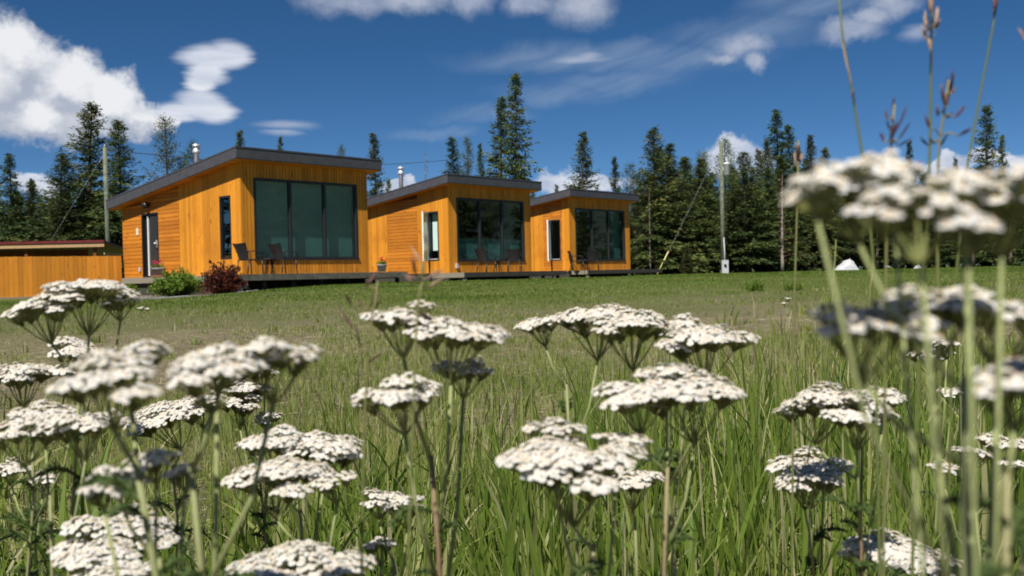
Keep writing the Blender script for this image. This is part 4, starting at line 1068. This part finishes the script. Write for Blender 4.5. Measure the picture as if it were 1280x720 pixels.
def yarrow(label, d, heads, root_px, seed, joint=None, stint=.5, leaves=9, srad=.0014, fl=.0050, sparse=1.0):
    """heads: (px, py, width px[, depth offset][, tilt])"""
    rs = np.random.RandomState(seed); cs = []; kb = .8 if len(heads) == 1 else .66
    rp = W(root_px, 720, d); gx, gy = rp.x, rp.y
    base = Vector((gx, gy, gzf(gx, gy)))
    root = empty('yarrow_plant', base, 0, label, 'yarrow', YG)
    for h in heads:
        dd = d + (h[3] if len(h) > 3 else rs.uniform(-.02, .02)); Dm = h[2] * dd / FPX
        tilt = h[4] if len(h) > 4 else (rs.randn() * .07, rs.randn() * .06 + .03)
        c = W(h[0], h[1], dd); me = yarrow_head(rs, Dm, tilt, sparse, fl, kb); o = fastobj('flower_head', me, root); o.location = c - base
        o.rotation_euler = (0, 0, 0)
        cs.append((c - base + rot_t((0, 0, -kb * .98 * Dm), tilt), Dm))
    f = MB(); m = sum((c for c, _ in cs), Vector()) / len(cs); big = max(q for _, q in cs)
    if joint: j = W(joint[0], joint[1], d) - base
    else: j = Vector((m.x * .8, m.y * .8, min(c.z for c, _ in cs) - big * (.35 if len(cs) > 1 else .05)))
    lim = min(c.z - .55 * math.hypot(c.x - j.x, c.y - j.y) for c, _ in cs) - .004
    if j.z > lim: j = Vector((j.x, j.y, max(lim, .05)))
    n = 8; pts = [Vector((0, 0, -.01)).lerp(j, t) + Vector((math.sin(t * 5 + seed), math.cos(t * 4 + seed), 0)) * .011 * math.sin(PI * t) for t in np.linspace(0, 1, n)]
    f.tube(pts, [lerp(srad * 1.25, srad, t) for t in np.linspace(0, 1, n)], 8, tint=np.repeat(np.clip(stint + .25 - .35 * np.linspace(0, 1, n), 0, 1), 8))
    for k, (c, q) in enumerate(cs):
        t = 1 - (.0 if k == 0 else .05 + .07 * k) ; x = t * (n - 1); i0 = min(int(x), n - 2); jk = pts[i0].lerp(pts[i0 + 1], x - i0)
        if k: lf = fern_leaf(rs, rs.uniform(.018, .032)).build('leaf', M['fern'], root); lf.location = jk; lf.rotation_euler = (0, -.5, rs.rand() * 6.28)
        j0, j = j, jk
        mid = j.lerp(c, .5) + Vector(((c.x - j.x) * .18, (c.y - j.y) * .18, -abs((c - j).x) * .06))
        f.tube([j - (j * .01), mid, c], [srad * .85, srad * .75, srad * .7], 7, tint=.3)
        j = j0
    f.build('stem', M['stem'], root)
    for k in range(leaves):
        t = rs.uniform(.08, .98); L = rs.uniform(.035, .085) * (1.3 - .75 * t); q = rs.rand() * 6.28
        o = fern_leaf(rs, L).build('leaf', M['fern'], root); o.location = j * t; o.rotation_euler = (0, rs.uniform(-.5, .3), q)
    return root
yarrow('upright white yarrow whose head stands before the board fence', .85, [(55, 372, 92, 0, (-.12, .04)), (112, 358, 98, 0, (.06, .04)), (146, 374, 44, .02)], 92, 1, (100, 440), fl=.0052)
yarrow('white yarrow cut by the left edge, just below the fence', .98, [(28, 455, 90), (86, 428, 62), (100, 458, 60)], 30, 2, (40, 540))
yarrow('large blurred white yarrow at left, head over a stem slanting to the right', .50, [(138, 456, 132, -.01, (.0, .1)), (150, 432, 110, .03)], 268, 3, (168, 556), stint=.45, srad=.0019)
yarrow('large blurred white yarrow right of the slanting stemmed one, its head wide and level', .51, [(262, 447, 112, -.01), (334, 432, 118, .01, (-.05, .06)), (270, 436, 90, .03)], 250, 4, (238, 560), srad=.0018)
yarrow('broad white yarrow at the left edge at mid height of the meadow', .80, [(28, 528, 88), (98, 520, 90), (60, 508, 80, .04)], 70, 5, (62, 600))
yarrow('two small white yarrow heads near the left edge below the broad one', 1.0, [(16, 580, 44), (56, 594, 36)], 30, 6, (40, 660))
yarrow('blurred ragged yarrow with half hidden shaded heads behind the slanting stem', .53, [(146, 590, 62, 0, (.1, .35)), (128, 606, 44), (196, 563, 66, .02), (228, 585, 44)], 210, 7, (200, 680))
yarrow('full white yarrow at the bottom left corner, two heads one over the other', .74, [(148, 656, 132, .03, (.02, .16)), (122, 692, 108, -.02, (-.05, .16)), (160, 712, 90, -.05)], 150, 8, (150, 790))
yarrow('white yarrow half hidden behind the two large blurred ones', 1.12, [(205, 506, 95), (250, 498, 60), (165, 518, 40)], 215, 9, (215, 570))
yarrow('loose small headed yarrow behind the right blurred head', 1.2, [(302, 478, 66), (300, 498, 60), (340, 518, 40), (330, 462, 34)], 318, 10, (322, 570), stint=.9)
yarrow('white yarrow with a long flat head over its twin, left of the centre', .86, [(338, 541, 84, 0, (-.05, .06)), (408, 547, 106, 0, (.1, .06))], 380, 11, (375, 620))
yarrow('white yarrow with a long flat head under its twin, left of the centre', .80, [(345, 578, 112, 0, (.05, .08)), (418, 595, 56)], 372, 12, (390, 680))
yarrow('large domed yarrow at the bottom edge left of the centre', .68, [(372, 700, 172, 0, (.02, .14)), (376, 686, 86, .03)], 372, 13, (372, 800))
yarrow('small yarrow half in shade by the tan stem', .95, [(476, 616, 52, .03), (504, 624, 58, -.02)], 498, 14, (492, 700))
yarrow('smallest shaded yarrow below the half shaded one', .97, [(472, 675, 44)], 474, 15)
yarrow('central white yarrow on a tan stem with three stacked heads', .72, [(505, 388, 96, 0, (.03, .05)), (572, 404, 122, .0, (.13, .05)), (500, 478, 106, -.02, (-.06, .1)), (578, 452, 72, .05)], 531, 16, (538, 545), stint=1., srad=.0019)
yarrow('white yarrow standing behind its neighbour right of the centre, touching it', .92, [(672, 398, 58, 0, (-.25, .03)), (736, 386, 104, 0)], 705, 17, (708, 470))
yarrow('white yarrow with two level heads right of the centre, over the tall grass', .84, [(795, 398, 102), (886, 410, 112, -.02), (860, 398, 60, .03)], 838, 18, (834, 490))
yarrow('wide white yarrow on two stems below the level headed one', .70, [(792, 478, 108, 0, (-.1, .08)), (872, 473, 130, 0, (.05, .08)), (832, 455, 76, .03)], 838, 19, (834, 560), stint=.8)
yarrow('largest clear white yarrow of the foreground, just right of the centre', .66, [(716, 556, 166, -.01, (.0, .1)), (690, 528, 72, .03), (772, 545, 72, .02)], 748, 20, (742, 640), stint=.6)
yarrow('small white yarrow tucked under the largest clear one', .92, [(794, 587, 66)], 802, 21)
yarrow('flat white yarrow on a reddish stem at right', .84, [(1018, 490, 102, .02), (1075, 503, 96, -.02, (.06, .06)), (1105, 488, 62, .03)], 1076, 22, (1070, 556), stint=1.)
yarrow('lower white yarrow left of the reddish stemmed one', .95, [(1000, 570, 106), (1012, 592, 68, -.05)], 1012, 23, (1012, 650))
yarrow('white yarrow at the bottom right in the tall grass', .90, [(1122, 678, 118, 0, (.05, .12)), (1180, 696, 44)], 1120, 24, (1124, 770))
yarrow('huge blurred yarrow at upper right, its heads above the tree line', .32, [(1064, 205, 150, .012, (-.10, .10)), (1018, 222, 70, -.01), (1160, 234, 150, -.03, (.05, .12)), (1262, 222, 150, 0, (.08, .08)), (1212, 272, 72, -.04), (1118, 196, 90, .03), (1210, 214, 110, .02)], 1228, 25, (1205, 470), srad=.0010, fl=.0052)
yarrow('blurred yarrow in the shade beneath the huge one at right', .37, [(1082, 388, 138, -.01, (.05, .04)), (1165, 372, 140, .02), (1255, 370, 150, .03)], 1232, 26, (1215, 560), srad=.0014, fl=.0052)
yarrow('blurred yarrow cut by the right edge below the shaded one', .34, [(1258, 468, 112, 0, (-.15, .08)), (1300, 452, 80, .02)], 1262, 27, (1258, 560), stint=.7, srad=.0015)
yarrow('small sharp yarrow behind the blurred stems at right', 1.15, [(1160, 436, 54), (1182, 426, 36), (1188, 486, 34)], 1168, 28, (1170, 540))
yarrow('loose white yarrow near the right edge with scattered heads', 1.0, [(1255, 548, 60), (1222, 562, 46), (1182, 579, 38), (1262, 575, 36)], 1225, 29, (1220, 640))
yarrow('tiny far yarrow on the lawn below the green bush', 9, [(176, 384, 9), (184, 385, 7)], 180, 31, (180, 390), leaves=0, fl=.009)
yarrow('tiny far yarrow on the mown grass below the dark tufts', 5.5, [(985, 372, 9), (981, 378, 7)], 984, 30, (984, 384), leaves=0, fl=.007)

# ------------------------------------------------------------------ grass stalks with seed heads
SG = 'tall seeding grass stalks'
def stalk(label, d, line, spikes, seed, r=.0007, tone=.5):
    """line: stem pixels top first; spikes: (px0, py0, px1, py1, width px, tint)"""
    rs = np.random.RandomState(seed); P = [W(x, y, d) for x, y in line]
    e = P[-1]; base = Vector((e.x + rs.uniform(-.03, .03), e.y + rs.uniform(-.02, .02), 0)); base.z = gzf(base.x, base.y)
    root = empty('grass_stalk', base, 0, label, 'grass stalk', SG)
    pts = [p - base for p in P] + [(e - base) * .5, Vector((0, 0, -.01))]
    f = MB(); f.tube(pts, [r * lerp(.6, 1.2, k / (len(pts) - 1)) for k in range(len(pts))], 6, tint=np.repeat(np.clip(np.linspace(tone, min(tone, .1), len(pts)), 0, 1), 6)); f.build('stem', M['stalk'], root)
    if not spikes: return
    f = MB(); g_ = MB(); px_ = FPX / d
    for (x0, y0, x1, y1, wd, tn) in spikes:
        a, b = W(x0, y0, d + rs.uniform(-.01, .01)) - base, W(x1, y1, d + rs.uniform(-.015, .015)) - base; ax = b - a; w_ = wd / px_ / 3.0
        prof = [(0, .15), (.2, .8), (.45, 1), (.75, .6), (1, .05)]
        f.tube([a + ax * t for t, _ in prof], [w_ * k for _, k in prof], 6, tint=np.clip(tn + rs.randn(5).repeat(6) * .1, 0, 1))
        for k in range(3):                                                # husk edges and awns
            t = rs.uniform(.1, .6); o = Vector(rs.randn(3)) * w_ * .6
            f.tube([a + ax * t, a + ax * (t + .2) + o, a + ax * min(1.25, t + .55) + o * 1.4], [w_ * .3, w_ * .45, .0001], 4, tint=float(np.clip(tn + .15, 0, 1)))
        # thread to the stem
        best = min((((a - q).length, q) for q in [pts[i].lerp(pts[i + 1], t) for i in range(len(pts) - 2) for t in (0, .25, .5, .75)] if q.z < a.z + .002), key=lambda z: z[0], default=(0, a))
        if best[0] > .0015: g_.tube([best[1], best[1].lerp(a, .5) + Vector((0, 0, .002)), a], .00045, 4, tint=.8)
    f.build('seed_head', M['spike'], root)
    if g_.n: g_.build('branchlets', M['stalk'], root)
stalk('tall green stalk with a tan pink head crossing the sky right of centre', .62, [(1166, -30), (1164, 60), (1163, 160), (1160, 260), (1150, 420), (1140, 720)],
      [(1164, 18, 1162, -14, 11, .8), (1160, 40, 1156, 12, 8, .9), (1169, 32, 1173, 8, 8, .95), (1158, 50, 1152, 34, 7, .85), (1163, 62, 1161, 46, 8, .9), (1170, 36, 1174, 26, 7, .9)], 1, .0011, .15)
stalk('thin leaning stalk at right whose tip leaves the top of the photo', .66, [(1044, -40), (1054, 50), (1068, 130), (1082, 220), (1092, 330), (1100, 720)], [(1068, 128, 1064, 112, 5, .8), (1066, 112, 1052, 50, 2.5, .9)], 2, .0010, .2)
stalk('thin green stalk leaning to the upper right corner', .66, [(1250, -20), (1240, 40), (1225, 120), (1207, 220), (1190, 400), (1185, 720)], [(1242, 12, 1247, -6, 8, .5)], 3, .0009, .15)
stalk('purple drooping panicle left of its taller twin against the sky', .60, [(1118, 130), (1116, 160), (1112, 200), (1108, 300), (1104, 720)],
      [(1117, 140, 1117, 122, 5, .3), (1114, 178, 1122, 150, 4, .1), (1119, 166, 1134, 134, 4, .15), (1122, 176, 1138, 153, 4, .1), (1110, 150, 1107, 138, 5, .45), (1112, 162, 1109, 152, 4, .2), (1105, 178, 1101, 166, 5, .35), (1124, 182, 1139, 173, 4, .3), (1113, 176, 1114, 160, 4, .05), (1116, 155, 1116, 143, 4, .1)], 4, .0009, .9)
stalk('purple spreading panicle on a long stem against the sky', .60, [(1186, 100), (1180, 140), (1175, 170), (1173, 200), (1172, 320), (1178, 720)],
      [(1184, 134, 1186, 96, 7, .35), (1180, 130, 1177, 106, 6, .5), (1187, 118, 1192, 90, 6, .45), (1190, 118, 1194, 108, 5, .5), (1172, 145, 1171, 132, 5, .45), (1162, 160, 1156, 143, 6, .3), (1160, 182, 1150, 171, 5, .05), (1176, 182, 1184, 168, 5, .1), (1178, 158, 1178, 147, 4, .2), (1185, 148, 1190, 140, 4, .2), (1194, 147, 1206, 133, 6, .4), (1198, 170, 1215, 159, 5, .35), (1168, 180, 1161, 172, 4, .25)], 5, .0009, .9)
stalk('tan spike on a thin yellow stalk before the right tree line', .85, [(998, 176), (997, 240), (994, 340), (992, 420), (990, 720)], [(997, 203, 999, 178, 9, .95), (995, 210, 994, 190, 6, .8), (999, 205, 1003, 190, 6, .85)], 6, .0011, .6)
stalk('stray seed spikelet entering at the right edge of the sky', .55, [(1284, 60), (1290, 200), (1295, 720)], [(1282, 52, 1275, 36, 6, .75)], 7, .0008, .3)
stalk('blurred purple brown seed head left of the central yarrow', .62, [(472, 352), (466, 392), (460, 440), (456, 520), (452, 720)],
      [(464, 386, 470, 356, 5, .5), (467, 390, 480, 366, 4, .6), (440, 382, 432, 368, 4, .4), (452, 385, 448, 374, 4, .35), (442, 412, 424, 384, 5, .45), (456, 362, 474, 336, 5, .55), (458, 455, 478, 440, 4, .4), (450, 432, 444, 405, 4, .5)], 8, .0009, .8)
stalk('brown straw seed head before the middle cabin and its narrow window', .58, [(528, 352), (524, 368), (520, 420), (515, 560), (510, 720)],
      [(520, 345, 515, 322, 6, .7), (526, 328, 514, 308, 5, .95), (530, 326, 536, 304, 6, .75), (534, 306, 530, 290, 4, .8), (530, 350, 556, 336, 6, .75), (532, 362, 556, 346, 7, .95), (516, 355, 508, 344, 6, .9), (522, 348, 502, 342, 5, .7)], 9, .0009, .8)
stalk('thin green blade stalk rising in the gap right of the tan spike', .95, [(1045, 300), (1038, 420), (1030, 560), (1026, 720)], [], 10, .0010, .3)
stalk('pair of dry stalks crossing the lawn by the blurred right flower', .9, [(1092, 330), (1088, 360), (1080, 480), (1074, 720)], [], 11, .0016, .5)
